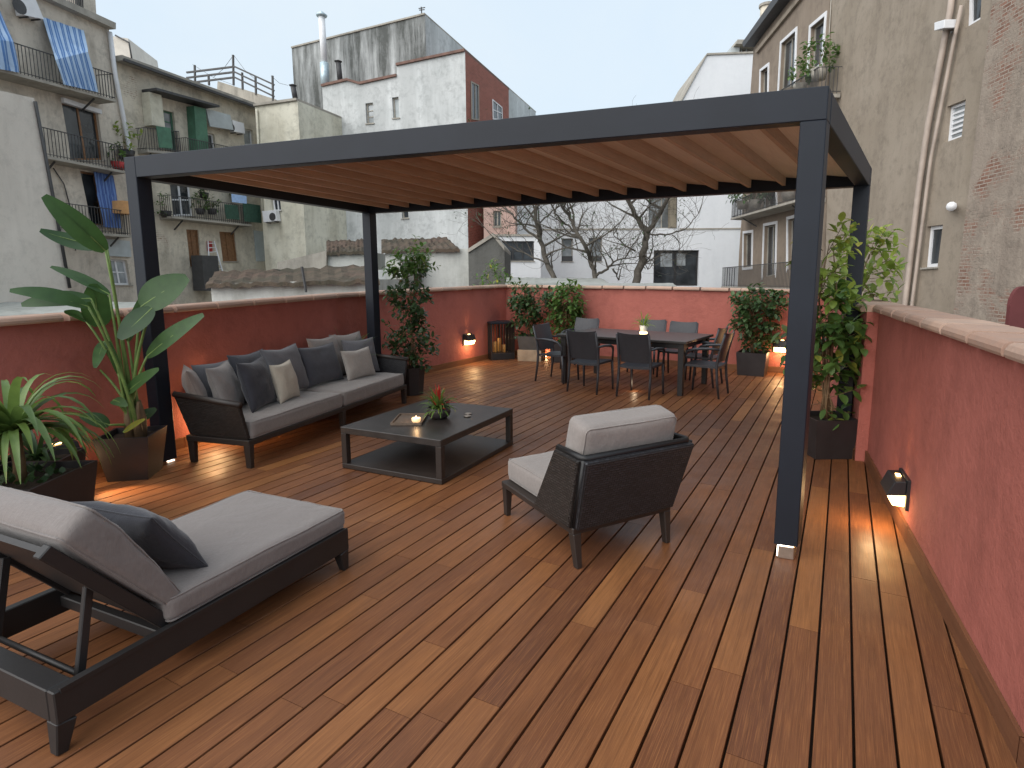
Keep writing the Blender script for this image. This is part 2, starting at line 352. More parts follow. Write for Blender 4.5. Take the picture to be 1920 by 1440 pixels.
def wall_run(name, label, pts, tops, thick, out, mat, cop, skirt_h=.1, cop_t=.057, tile=.45, cat='wall'):
    """parapet along pts (inner face), out = +1 wall body lies to the right of travel, -1 left"""
    root = thing(name, label, cat, (pts[0].x, pts[0].y, 0))
    w = MB(); cp = MB(); sk = MB(); rr = random.Random(len(label))
    nrm = []
    for i in range(len(pts)-1):
        d = (pts[i+1]-pts[i]).normalized(); nrm.append(V((d.y, -d.x))*out)
    def off(i, dist):
        if i == 0: n = nrm[0]; return pts[0]+n*dist
        if i == len(pts)-1: return pts[-1]+nrm[-1]*dist
        n = (nrm[i-1]+nrm[i]).normalized(); return pts[i]+n*(dist/max(.3, n.dot(nrm[i])))
    for i in range(len(pts)-1):
        a, b_ = pts[i], pts[i+1]; a2, b2 = off(i, thick), off(i+1, thick)
        w.hexa([(a.x,a.y,-.6),(b_.x,b_.y,-.6),(b2.x,b2.y,-.6),(a2.x,a2.y,-.6),(a.x,a.y,tops[i]),(b_.x,b_.y,tops[i+1]),(b2.x,b2.y,tops[i+1]),(a2.x,a2.y,tops[i])])
        # coping tiles
        L = (b_-a).length; n = max(1, round(L/tile)); ia, ib = off(i, -.045), off(i+1, -.045); oa, ob = off(i, thick+.04), off(i+1, thick+.04)
        for k in range(n):
            f0, f1 = k/n+.0022/tile, (k+1)/n-.0022/tile
            i0, i1 = ia.lerp(ib, f0), ia.lerp(ib, f1); o0_, o1_ = oa.lerp(ob, f0), oa.lerp(ob, f1)
            z0 = tops[i]+(tops[i+1]-tops[i])*f0+.002; z1 = tops[i]+(tops[i+1]-tops[i])*f1+.002; dz = rr.uniform(-.002, .002)
            prof = [(0, 0), (-.006/.3, .012), (-.006/.3, .030), (.02, .048), (.07, cop_t), (1, cop_t-.004), (1, 0)]
            ring = []
            for (ii, oo, zz) in ((i0, o0_, z0), (i1, o1_, z1)):
                ring.append([V((ii.x+(oo.x-ii.x)*u, ii.y+(oo.y-ii.y)*u, zz+h+dz)) for u, h in prof])
            vs = ring[0]+ring[1]; m_ = len(prof); t = rr.random()
            cp.mesh(vs, [(j, (j+1) % m_, m_+(j+1) % m_, m_+j) for j in range(m_)]+[tuple(range(m_))[::-1], tuple(range(m_, 2*m_))], 0, .01+t)
        # skirting
        s0, s1 = off(i, -.018), off(i+1, -.018); q0, q1 = off(i, -.001), off(i+1, -.001); n = max(1, round(L/1.4))
        for k in range(n):
            f0, f1 = k/n, (k+1)/n-.0015
            a0, a1, b0, b1 = s0.lerp(s1, f0), s0.lerp(s1, f1), q0.lerp(q1, f0), q0.lerp(q1, f1); t = rr.uniform(.1, .95); u0 = rr.uniform(0, 30)
            quad = [(a0.x,a0.y,0),(a1.x,a1.y,0),(a1.x,a1.y,skirt_h),(a0.x,a0.y,skirt_h)]; LL = (a1-a0).length
            sk.face(quad, 0, [(u0, 0), (u0+LL, 0), (u0+LL, .1), (u0, .1)], t)
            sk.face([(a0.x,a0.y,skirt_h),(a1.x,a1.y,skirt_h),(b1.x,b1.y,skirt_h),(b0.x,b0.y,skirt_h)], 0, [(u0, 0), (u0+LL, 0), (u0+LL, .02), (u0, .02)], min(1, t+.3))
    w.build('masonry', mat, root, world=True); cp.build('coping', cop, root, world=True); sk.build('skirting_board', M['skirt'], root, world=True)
    return root
copm, nt, b = newmat('coping_clay'); b.inputs['Roughness'].default_value = .8
at = nt.nodes.new('ShaderNodeAttribute'); at.attribute_name = 'tint'; v_ = coords(nt)
c_ = mixc(nt, at.outputs['Fac'], (.33, .20, .145), (.44, .30, .225)); c_ = mixc(nt, mth(nt, 'MULTIPLY', ramp(nt, nz(nt, v_, 5, 8, .7), .42, .68), .6), c_, (.26, .2, .17))
nt.links.new(c_, b.inputs['Base Color']); nt.links.new(bump(nt, nz(nt, v_, 40, 5, .7), .4, .01), b.inputs['Normal']); M['cop'] = copm
rj = V((2.88, 4.96)); 
wall_run('parapet_wall', 'long terracotta red rendered parapet on the right with pink clay coping', [V((.53, -1.0)), V((1.61, 1.73)), V((2.895, 4.98))], [1.30, 1.305, 1.31], .2, 1, M['red'], M['cop'])
wall_run('parapet_wall', 'far stretch of the right red parapet beyond the tall leafy corner plant', [V((2.80, 4.985)), V((3.075, 5.68)), V((4.60, 9.52))], [1.305, 1.31, 1.345], .27, 1, M['red'], M['cop'])
wall_run('parapet_wall', 'red rendered parapet running behind the sofa on the left side', [LW[0], V((-3.35, 5.4)), V((-2.6, 7.6)), LW[1], LW[2]], [1.20, 1.275, 1.33, 1.352, 1.385], .2, -1, M['red'], M['cop'])
wall_run('parapet_wall', 'red rendered parapet across the far end behind the dining table', [V((-.63, 12.12)), V((2.0, 10.8)), V((4.62, 9.51))], [1.385, 1.375, 1.335], .2, -1, M['red'], M['cop'])
# terrace building body under the deck
mb = MB()
ext = [V((.75, -1.3)), V((4.95, 9.5)), V((-.6, 12.35)), V((-2.1, 9.8)), V((-5.15, 1.0)), V((-5.2, -1.3))]
bot = [(p.x, p.y, -9) for p in ext]; top = [(p.x, p.y, -.12) for p in ext]
mb.mesh(bot+top, [tuple(range(5, -1, -1)), tuple(range(6, 12))]+[(i, (i+1) % 6, 6+(i+1) % 6, 6+i) for i in range(6)])
tag(mb.build('terrace_building', M['red'], loc=(0, 5, -9)), 'rendered building block that carries the wooden roof deck', 'building')
mb = MB(); mb.face([(-400, -400, -9.004), (400, -400, -9.004), (400, 400, -9.004), (-400, 400, -9.004)]); tag(mb.build('ground', simple('yard_ground', (.16, .15, .135), .95, 0, .3, .3)), kind='structure')

# ================================================================== pergola
PF = {'FL': V((-3.341, 4.932)), 'FR': V((1.474, 3.132)), 'BL': V((-2.155, 7.70)), 'BR': V((2.983, 5.417))}
PS, HB, HT = .125, 2.393, 2.556
u_ = (PF['FR']-PF['FL']).normalized(); v2 = (PF['BL']-PF['FL']).normalized(); v3 = (PF['BR']-PF['FR']).normalized(); u3 = (PF['BR']-PF['BL']).normalized()
root = thing('pergola', 'anthracite steel pergola with slatted timber roof over the sofa area', 'pergola', (0, 5.1, 0))
def quadpost(c, a, b_, z0, z1, name='post'):
    p = [c, c+a, c+a+b_, c+b_]; m = MB()
    if (a.x*b_.y-a.y*b_.x) < 0: p = [p[0], p[3], p[2], p[1]]
    m.hexa([(q.x, q.y, z0) for q in p]+[(q.x, q.y, z1) for q in p]); return m
posts = {}
for k, a, b_, z0 in (('FR', -u_*PS, v3*PS, .085), ('FL', u_*PS, v2*PS, .018), ('BL', u3*PS, -v2*PS, .018), ('BR', -u3*PS, -v3*PS, .018)):
    posts[k] = quadpost(PF[k], a, b_, z0, HB if k != 'FL' else HT).build('post', M['metal'], root, world=True, bevel=.004)
# foot lamp under the front right post
c = PF['FR']-u_*.018+v3*.014
quadpost(c, -u_*(PS-.036), v3*(PS-.03), 0, .075).build('post_foot', M['steel'], posts['FR'], world=True, bevel=.003)
c2 = c-u_*.006-v3*.003; quadpost(c2, -u_*(PS-.050), v3*.012, .0755, .0835).build('light_strip', M['ledw'], posts['FR'], world=True)
quadpost(PF['FR']-u_*(PS-.018)+v3*.014-v3*.001-u_*.0012, u_*.006, v3*.01, .012, .075).build('light_strip', M['ledw'], posts['FR'], world=True)
quadpost(PF['FL']+u_*(PS-.014)+v2*.04, u_*.015, v2*.06, .006, .012).build('light_strip', M['ledw'], posts['FL'], world=True)
def beam(a, b_, inward, w, z0, z1):
    return quadpost(a, b_-a, inward*w, z0, z1).build('beam', M['metal'], root, world=True, bevel=.004)
beam(PF['FL']+u_*(PS+.001), PF['FR'], v3*1.0, PS-.02, HB+.0, HT)
beam(PF['BL']+u3*PS*0, PF['BR'], -v3, PS-.02, HB+.001, HT)
beam(PF['FL']+v2*(PS+.002), PF['BL']-v2*(PS+.002), u_, PS-.01, HB+.0005, HT-.001)
beam(PF['FR']+v3*(PS+.002), PF['BR']-v3*(PS+.002), -u_, PS-.01, HB+.0005, HT-.001)
# roof boards (rafters below a boarded ceiling)
NR = 18
f0, f1 = PF['FL']+v2*(PS-.018)+u_*(PS-.03), PF['FR']+v3*(PS-.018)-u_*(PS-.03)
b0, b1 = PF['BL']-v2*(PS-.018)+u3*(PS-.03), PF['BR']-v3*(PS-.018)-u3*(PS-.03)
rd = random.Random(3)
ZT = HT-.018
for k in range(NR):
    m = MB(); t0, t1 = (k+.0)/NR, (k+.992)/NR; tint = rd.uniform(.05, .95)
    seam = rd.uniform(.25, .75) if rd.random() < .7 else 1.0
    for s0, s1 in ((0, seam), (seam, 1)):
        if s1-s0 < .01: continue
        o1, o2 = rd.uniform(0, 30), rd.uniform(0, 30); L = 2.4*(s1-s0); tt = min(.98, max(.02, tint+rd.uniform(-.2, .2)))
        el, er = f0.lerp(f1, t0), f0.lerp(f1, t1); gl, gr = b0.lerp(b1, t0), b0.lerp(b1, t1); e = .0015 if s1 < 1 else 0
        q = [el.lerp(gl, s0), er.lerp(gr, s0), er.lerp(gr, s1-e), el.lerp(gl, s1-e)]; W = .28
        lo = [V((x.x, x.y, z)) for x, z in zip(q, (HT-.045, HT-.088, HT-.088, HT-.045))]; hi = [V((x.x, x.y, ZT)) for x in q]
        uvb = [(o1, o2), (o1, o2+W), (o1+L, o2+W), (o1+L, o2)]
        m.face([lo[0], lo[3], lo[2], lo[1]], 0, [uvb[0], uvb[3], uvb[2], uvb[1]], tt); m.face(hi, 0, uvb, tt)
        for i in range(4): m.face([lo[i], lo[(i+1) % 4], hi[(i+1) % 4], hi[i]], 0, [(o1, o2), (o1+L, o2), (o1+L, o2+.02), (o1, o2+.02)], max(.01, tt*.8))
    m.build('slat', M['slat'], root, world=True)
    if k == NR-1: continue
    # rafter under every joint
    t = (k+.996)/NR; a_, c_ = f0.lerp(f1, t), b0.lerp(b1, t); w = u_*.028; m = MB(); o1, o2 = rd.uniform(0, 30), rd.uniform(0, 30); tt = rd.uniform(.1, .95)
    p = [a_-w*.5, a_+w*.5, c_+w*.5, c_-w*.5]; lo = [V((q.x, q.y, HT-.122)) for q in p]; hi = [V((q.x, q.y, HT-.040)) for q in p]
    uvl = [(o1, o2), (o1+2.5, o2), (o1+2.5, o2+.06), (o1, o2+.06)]
    for f_ in ([lo[0], lo[3], lo[2], lo[1]], [lo[0], hi[0], hi[3], lo[3]], [lo[1], lo[2], hi[2], hi[1]], hi, [lo[0], lo[1], hi[1], hi[0]], [lo[3], hi[3], hi[2], lo[2]]):
        m.face(f_, 0, uvl if f_[0] is lo[0] and f_[1] is lo[3] else [uvl[0], uvl[3], uvl[2], uvl[1]] if f_[1] is hi[0] else uvl, tt)
    m.build('rafter', M['rafter'], root, world=True)

# ================================================================== soft shapes
def cushion(w, d, h, crown=.0, r=None, n=18, seed=0, wr=.006):
    """box cushion: rounded edges, crowned faces, slight wrinkles; centred, z from 0..h"""
    r = r or h*.32; bm = bmesh.new(); bmesh.ops.create_cube(bm, size=2); bmesh.ops.subdivide_edges(bm, edges=bm.edges, cuts=n, use_grid_fill=True)
    H = V((w/2, d/2, h/2)); sd = V((seed*7.3, seed*3.1, 0))
    for v in bm.verts:
        # denser near the rims
        q = V([math.copysign(abs(c)**.75, c) for c in v.co]); p = V((q.x*H.x, q.y*H.y, q.z*H.z))
        c = V([max(-(H[i]-r), min(H[i]-r, p[i])) for i in range(3)]); dd = p-c
        if dd.length > 1e-6: p = c+dd.normalized()*r
        fx, fy = 1-min(1, abs(p.x/H.x))**2.2, 1-min(1, abs(p.y/H.y))**2.2
        p.z += math.copysign(crown*fx*fy, p.z) if abs(p.z) > H.z*.3 else 0
        p.x += math.copysign(crown*.35*fy*(1-min(1, abs(p.z/H.z))), p.x) if fx < .3 else 0
        nn = noise.fractal(V((p.x*5, p.y*5, p.z*5))+sd, .8, 2, 4)
        p += V((0, 0, 1))*nn*wr*(1 if p.z > 0 else -.3); p += V((noise.noise(p*4+sd), noise.noise(p*4+sd+V((9, 0, 0))), 0))*wr*.8
        v.co = p+V((0, 0, h/2))
    m = MB(); m.v = [v.co.copy() for v in bm.verts]; bm.verts.index_update()
    k = r*.30
    pipes = []
    for zz in (h-k*.8, k*.8):
        pts = []
        for cx_, cy_, a0 in ((1, 1, 0), (-1, 1, 90), (-1, -1, 180), (1, -1, 270)):
            for a in (10, 45, 80):
                an = math.radians(a0+a); q = V((cx_*(w/2-r)+math.cos(an)*(r-k), cy_*(d/2-r)+math.sin(an)*(r-k), zz)); pts.append(q)
        dense = []
        for i in range(len(pts)):
            a_, b2 = pts[i], pts[(i+1) % len(pts)]; nn = max(1, int((b2-a_).length/.04))
            for j in range(nn):
                q = a_.lerp(b2, j/nn); on = noise.fractal(V((q.x*5, q.y*5, q.z*5))+sd, .8, 2, 4)*wr*(1 if zz > h/2 else -.3)
                fx = 1-min(1, abs(q.x/H.x))**2.2; fy = 1-min(1, abs(q.y/H.y))**2.2
                dense.append(q+V((0, 0, on+math.copysign(crown*fx*fy, zz-h/2))))
        dense.append(dense[0]); pipes.append(dense)
    for f in bm.faces: m.f.append(tuple(v.index for v in f.verts)); m.m.append(0); m.uv.append(None); m.t.append(0.)
    for dn in pipes: m.tube(dn, .0045, 5, cap=False)
    bm.free(); return m
def pillow(w, h, t, seed=0, n=22, pinch=.10, chop=.0, wr=.008):
    """scatter cushion in local x (width), z (height), y thickness; base at z=0"""
    m = MB(); sd = V((seed*5.1, seed*2.7, seed)); idx = {}
    def pt(i, j, sg):
        u, v = -1+2*i/n, -1+2*j/n; u = math.sin(u*math.pi/2); v = math.sin(v*math.pi/2)
        x = u*(1-pinch*(1-v*v)*(abs(u)**2)); z = v*(1-pinch*(1-u*u)*(abs(v)**2))
        th = max(0, (1-u**2)*(1-v**2))**.42
        th *= 1+.18*noise.noise(V((u*1.6, v*1.6, sg))+sd)
        y = sg*t/2*th
        if chop and v > 0: z -= chop*math.exp(-(u/.35)**2)*v*v
        y += wr*noise.fractal(V((u*3, v*3, sg*2))+sd, .9, 2, 3)*th
        return V((x*w/2, y-.05*w*0, (z+1)*h/2))
    for sg in (1, -1):
        for i in range(n+1):
            for j in range(n+1):
                if sg == -1 and (i in (0, n) or j in (0, n)): idx[(i, j, sg)] = idx[(i, j, 1)]; continue
                idx[(i, j, sg)] = len(m.v); m.v.append(pt(i, j, sg))
        for i in range(n):
            for j in range(n):
                f = (idx[(i, j, sg)], idx[(i+1, j, sg)], idx[(i+1, j+1, sg)], idx[(i, j+1, sg)])
                if len(set(f)) < 3: continue
                m.f.append(f[::-1] if sg == 1 else f); m.m.append(0); m.uv.append(None); m.t.append(0.)
    # piped seam
    rim = [(i, 0) for i in range(n)]+[(n, j) for j in range(n)]+[(n-i, n) for i in range(n)]+[(0, n-j) for j in range(n)]
    pts = [m.v[idx[(i, j, 1)]].copy() for i, j in rim]; pts.append(pts[0].copy())
    m.tube(pts, .004, 5, cap=False); return m
def place(mb_, Mx): mb_.v = [Mx @ v for v in mb_.v]; return mb_
def T(x, y, z, rz=0, rx=0, ry=0): return Matrix.Translation((x, y, z)) @ Matrix.Rotation(rz, 4, 'Z') @ Matrix.Rotation(rx, 4, 'X') @ Matrix.Rotation(ry, 4, 'Y')
def panel(mb_, p, th, n=None, mi=0):
    """solid quad panel p[0..3] with UV in metres on the big faces"""
    p = [V(q) for q in p]; nn = (p[1]-p[0]).cross(p[3]-p[0]).normalized()*th; q = [x+nn for x in p]
    L = (p[1]-p[0]).length; Hh = (p[3]-p[0]).length; L2 = (p[2]-p[3]).length; d = (L-L2)/2
    uv = [(0, 0), (L, 0), (L-d, Hh), (d, Hh)]
    mb_.face(p[::-1], mi, uv[::-1]); mb_.face(q, mi, uv)
    for i in range(4):
        a, b_ = p[i], p[(i+1) % 4]; c, e = q[(i+1) % 4], q[i]; l = (b_-a).length
        mb_.face([a, b_, c, e], mi, [(0, 0), (l, 0), (l, th), (0, th)])

# ================================================================== sofa
SL, SD = 2.72, .62
sofa = thing('sofa', 'long charcoal wicker sofa with warm grey seat cushions beside the left wall', 'sofa', (-2.405, 4.749, 0), 1.2929)
for x, y, h in ((.03, .03, .2), (SL-.03, .03, .2), (.03, SD-.0, .2), (SL-.03, SD, .2), (SL/2, .03, .2), (SL/2, SD, .2)):
    m = MB(); m.bar((x, y, 0), (x, y, h), .04, .05, w2=.055, h2=.065); m.build('leg', M['bronze'], sofa, bevel=.004)
m = MB(); m.box(0, SL, 0, SD+.04, .195, .245); m.build('seat_frame', M['bronze'], sofa, bevel=.006)
# side arms flare outwards, back panel reclines
m = MB(); panel(m, [(.01, .02, .246), (.01, SD+.0, .246), (-.08, SD+.045, .61), (-.11, -.02, .565)], .04)
arm = m.build('armrest', M['wickerb'], sofa, bevel=.006)
m = MB(); m.tube([(-.092, -.03, .572), (-.08, .3, .594), (-.062, SD+.05, .618)], .026, 8); m.build('arm_rail', M['bronze'], arm, smooth=True)
m = MB(); panel(m, [(SL-.01, SD+.03, .246), (SL-.01, .02, .246), (SL+.04, -.01, .555), (SL+.05, SD+.14, .60)], .045)
arm = m.build('armrest', M['wicker'], sofa, bevel=.006)
m = MB(); m.tube([(SL+.01, -.02, .565), (SL+.02, .3, .585), (SL+.03, SD+.14, .612)], .028, 8); m.build('arm_rail', M['bronze'], arm, smooth=True)
m = MB(); panel(m, [(SL-.02, SD, .246), (.02, SD, .246), (-.04, SD+.09, .60), (SL+.04, SD+.09, .60)], -.04)
m.build('backrest', M['wickerb'], sofa, bevel=.006)
for k, (x0, x1) in enumerate(((.035, SL/2-.006), (SL/2+.006, SL-.055))):
    place(cushion(x1-x0, SD+.02, .15, .014, .034, 20, k+1, .006), T((x0+x1)/2, SD/2+.005, .247)).build('seat_cushion', M['fabl'], sofa, smooth=True)
cu = [ # s, depth, base z, w, h, t, yaw, lean, material, label
 (.13, .56, .43, .42, .42, .14, .95, .30, 'taupe', 'taupe sofa cushion in the left rear corner, mostly hidden'),
 (.46, .60, .43, .62, .42, .16, .12, .28, 'fabblue', 'blue grey sofa cushion leaning on the back behind the pale one'),
 (.32, .42, .41, .52, .44, .16, .50, .28, 'fabl', 'pale grey sofa cushion next to the left arm'),
 (.52, .27, .405, .48, .46, .17, .30, .24, 'char', 'dark charcoal sofa cushion in front of the pale one at the left end'),
 (.86, .26, .405, .40, .38, .14, .25, .22, 'cream', 'small cream sofa cushion beside the dark charcoal one'),
 (.80, .56, .42, .52, .47, .15, .1, .28, 'slate', 'slate sofa cushion half hidden behind the small cream one'),
 (1.17, .46, .41, .60, .50, .17, .10, .30, 'fabblue', 'large grey sofa cushion right of the small cream one'),
 (1.72, .46, .41, .62, .45, .17, -.06, .30, 'slate', 'slate blue sofa cushion in the middle of the back row'),
 (2.05, .60, .42, .55, .50, .16, .0, .28, 'fabl', 'light grey sofa cushion behind the slate one'),
 (2.16, .28, .405, .52, .36, .14, -.10, .26, 'cream2', 'pale linen oblong sofa cushion near the right arm'),
 (2.46, .44, .41, .48, .44, .16, -.38, .26, 'fabblue', 'pale blue grey sofa cushion against the right arm'),
 (2.48, .59, .42, .58, .50, .16, -.1, .26, 'fabl', 'light grey sofa cushion in the far right corner of the sofa')]
BASE = wm(sofa)
for i, (s, d, z, w, h, t, yaw, lean, mt, lab) in enumerate(cu):
    p = BASE @ V((s, d, z)); o = pillow(w, h, t, i+1, chop=.05 if i in (3, 6, 9) else .02).build('cushion', M[mt], None, smooth=True)
    o.location = p; o.rotation_euler = Euler((-lean, 0, 1.2929+yaw*.9), 'XYZ'); tag(o, lab, 'cushion', 'scatter cushions on the sofa')

# ================================================================== coffee table
ct = thing('coffee_table', 'low dark rectangular coffee table with open shelf below', 'coffee table', (-.736, 4.36, 0), 1.141)
CW, CDp, CH = 1.22, 1.0, .36
m = MB(); m.box(0, CW, 0, CDp, CH-.055, CH); m.build('tabletop', M['tabletop'], ct, bevel=.004)
for x in (0, CW-.055):
    for y in (0, CDp-.055): m = MB(); m.box(x+.001, x+.054, y+.001, y+.054, .045, CH-.0555); m.build('leg', M['bronze'], ct, bevel=.003)
m = MB(); m.box(0, CW, 0, CDp, 0.004, .045); m.build('shelf', M['bronze'], ct, bevel=.004)
CT = wm(ct)
tr = thing('tray', 'square wooden tray on the left part of the coffee table', 'tray', CT @ V((.42, .60, CH)), 1.141+.45)
m = MB(); m.box(-.17, .17, -.12, .12, 0.001, .012); m.build('tray_base', M['trayw'], tr, bevel=.003)
m = MB()
for a in ((-.175, -.125, .175, -.125), (.175, -.125, .175, .125), (.175, .125, -.175, .125), (-.175, .125, -.175, -.125)): m.bar((a[0], a[1], .013), (a[2], a[3], .013), .012, .022)
m.build('rim', M['trayw'], tr)
cp_ = CT @ V((.36, .49, CH+.013))
cn = thing('candle', 'lit tealight in a round glass holder on the wooden tray', 'candle', cp_)
m = MB(); m.lathe([(.0, .0), (.03, 0), (.038, .012), (.04, .035), (.036, .036), (.034, .014), (0, .012)], n=20); m.build('glass_holder', simple('clear_glass_rim', (.6, .5, .4), .1, emis=(1, .6, .25), es=.8), cn, smooth=True)  # holder glass emits by itself, standing in for tealight shining through
m = MB(); m.lathe([(.0, .013), (.028, .013), (.028, .028), (.02, .032), (0, .034)], n=16); m.build('tealight', M['candle'], cn, smooth=True)
m = MB(); m.lathe([(.0, .032), (.006, .037), (.004, .047), (0, .056)], n=8); m.build('flame', M['candle'], cn, smooth=True)
pb = CT @ V((.60, .42, CH))
bowlp = thing('potted_bromeliad', 'green plant with red heart in a round dark bowl on the coffee table', 'potted plant', pb)
m = MB(); m.lathe([(0, 0), (.062, .0), (.095, .03), (.105, .065), (.10, .10), (.09, .10), (.092, .07), (0, .065)], n=24); m.build('bowl', M['pot'], bowlp, smooth=True)
for i, (x, y) in enumerate(((.75, .22), (.83, .26))):
    o = MB(); q = CT @ V((x, y, CH+.002)); o.lathe([(0, 0), (.028, 0), (.033, .008), (.030, .009), (0, .006)], c=q, n=16)
    tag(o.build('glass_dish', M['steel'], loc=q, smooth=True), ['small shiny dish on the coffee table right of the plant bowl', 'small shiny dish farthest right on the coffee table'][i], 'dish', 'small dishes on the coffee table')

# ================================================================== armchair
AW, AD = .69, .88
ac = thing('armchair', 'wicker lounge chair seen from behind with pale grey cushions', 'armchair', (.202, 3.047, 0), .516)
for x, y, dx, dy in ((.02, .02, .01, -.02), (AW-.02, .02, .005, -.02), (.02, AD-.03, 0, 0), (AW-.02, AD-.03, 0, 0)):
    m = MB(); m.bar((x+dx, y+dy, 0), (x, y, .20), .034, .04, w2=.052, h2=.056, up=V((0, 1, 0))); m.build('leg', M['bronze'], ac, bevel=.004)
m = MB(); m.box(-.01, AW+.01, -.005, AD, .198, .238); m.build('seat_frame', M['bronze'], ac, bevel=.006)
xb0, xb1, yb = -.0, AW+.0, .0
xt0, xt1, yt, zt = -.02, AW+.045, -.115, .655
m = MB(); panel(m, [(xb1, yb, .239), (xb0, yb, .239), (xt0, yt, zt), (xt1, yt, zt)], -.035); m.build('backrest', M['wicker'], ac, bevel=.008)
m = MB(); panel(m, [(xb0, yb+.014, .239), (xb0, .40, .239), (xt0+.01, .145, .655), (xt0, yt+.014, zt)], -.032); m.build('side_panel', M['wickerb'], ac, bevel=.006)
m = MB(); panel(m, [(xb1, .40, .239), (xb1, yb+.014, .239), (xt1, yt+.014, zt), (xt1-.01, .145, .655)], -.032); m.build('side_panel', M['wicker'], ac, bevel=.006)
m = MB(); m.tube([(xt0+.012, .15, .657), (xt0+.008, yt+.03, zt+.004), (xt0+.03, yt+.012, zt+.004), (xt1-.03, yt+.012, zt+.004), (xt1-.008, yt+.03, zt+.004), (xt1-.02, .15, .657)], .021, 8); m.build('top_rail', M['wicker'], ac, smooth=True)
m = MB()
for a_, b2_ in (((.014, .014, .236), (xt0+.014, yt+.014, zt-.004)), ((xb1-.014, .014, .236), (xt1-.014, yt+.014, zt-.004))): m.tube([a_, b2_], .019, 8)
m.tube([(.012, .012, .2425), (xb1-.012, .012, .2425)], .01, 6)
m.build('corner_wrap', M['wicker'], ac, smooth=True)
place(cushion(AW-.075, AD-.0, .145, .014, .034, 18, 5), T(AW/2, AD/2+.02, .24)).build('seat_cushion', M['fabl'], ac, smooth=True)
place(cushion(AW-.03, .46, .18, .02, .042, 18, 8, .006), T(AW/2+.005, .105, .412) @ Matrix.Rotation(math.radians(104), 4, 'X') @ T(0, .20, -.10)).build('back_cushion', M['fabl'], ac, smooth=True)

# ================================================================== lounger
LL_, LW_ = 1.41, .78
lg = thing('sun_lounger', 'dark framed sun lounger in the foreground with raised backrest', 'sun lounger', (-1.60, 1.76, 0), 1.158)
m = MB()
RZ0, RZ1 = .115, .235
m.box(0, LL_, 0, .04, RZ0, RZ1); m.box(0, LL_, LW_-.04, LW_, RZ0, RZ1); m.box(-.001, .075, .0405, LW_-.0405, RZ0+.002, RZ1-.001); m.box(LL_-.04, LL_-.001, .0405, LW_-.0405, RZ0+.002, RZ1-.001)
m.box(.40, .44, .0405, LW_-.0405, .15, .20)
m.build('frame', M['frame'], lg, bevel=.004)
m = MB(); m.box(.02, LL_-.01, -.004, .008, RZ1-.012, RZ1+.006); m.build('frame_lip', M['frame'], lg)
for x, y, dx in ((.03, .03, -.02), (LL_-.035, .03, .02), (.03, LW_-.03, -.02), (LL_-.035, LW_-.03, .02)):
    m = MB(); m.bar((x+dx, y, 0), (x, y, RZ0), .036, .04, w2=.065, h2=.06, up=V((0, 1, 0))); m.build('leg', M['frame'], lg, bevel=.004)
# backrest hinged at x=.42
bx0, bz0, bx1, bz1 = .43, .225, .05, .70
th_ = math.atan2(bz1-bz0, bx0-bx1)
for y in (.05, LW_-.09): m = MB(); m.bar((bx0, y+.02, bz0), (bx1, y+.02, bz1), .05, .04, up=V((0, 1, 0))); m.build('backrest_rail', M['frame'], lg, bevel=.004)
m = MB(); panel(m, [(bx0, .0915, bz0-.01), (bx0, LW_-.0915, bz0-.01), (bx1, LW_-.0915, bz1-.01), (bx1, .0915, bz1-.01)], .02); m.build('backrest_panel', M['frame'], lg)
for y in (.12, LW_-.12):
    m = MB(); m.bar((.20, y, .49), (.13, y-.02, .19), .030, .022, up=V((0, 1, 0))); m.build('support_strut', M['frame'], lg, bevel=.003)
m = MB(); m.tube([(.13, .05, .19), (.13, LW_-.05, .19)], .011, 8); m.build('support_bar', M['frame'], lg, smooth=True)
place(cushion(LL_-.40, LW_-.03, .105, .008, .030, 22, 3, .005), T(.41+(LL_-.40)/2, LW_/2, .238)).build('mattress', M['fab'], lg, smooth=True)
sl = math.hypot(bx0-bx1, bz1-bz0)+.0
Rb = Matrix.Translation((bx0+.03, LW_/2, bz0+.03)) @ Matrix.Rotation(math.pi, 4, 'Z') @ Matrix.Rotation(-th_, 4, 'Y')
bc = cushion(sl, LW_-.05, .135, .02, .036, 20, 9, .007)
for v in bc.v:
    f = min(1, max(0, (v.x+sl/2)/(sl*.75))); v.z = v.z*(.38+.62*f**.7)
place(bc, Rb @ Matrix.Translation((sl/2, 0, -.0))).build('back_cushion', M['fab'], lg, smooth=True)
LG = wm(lg)
o = pillow(.50, .40, .17, 31, n=26, pinch=.06, wr=.012).build('cushion', M['char'], None, smooth=True)
o.location = LG @ V((.65, .37, .335)); o.rotation_euler = Euler((math.radians(-36), 0, 1.158+math.pi/2+.08), 'XYZ'); tag(o, 'dark charcoal scatter cushion propped on the sun lounger mattress', 'cushion')

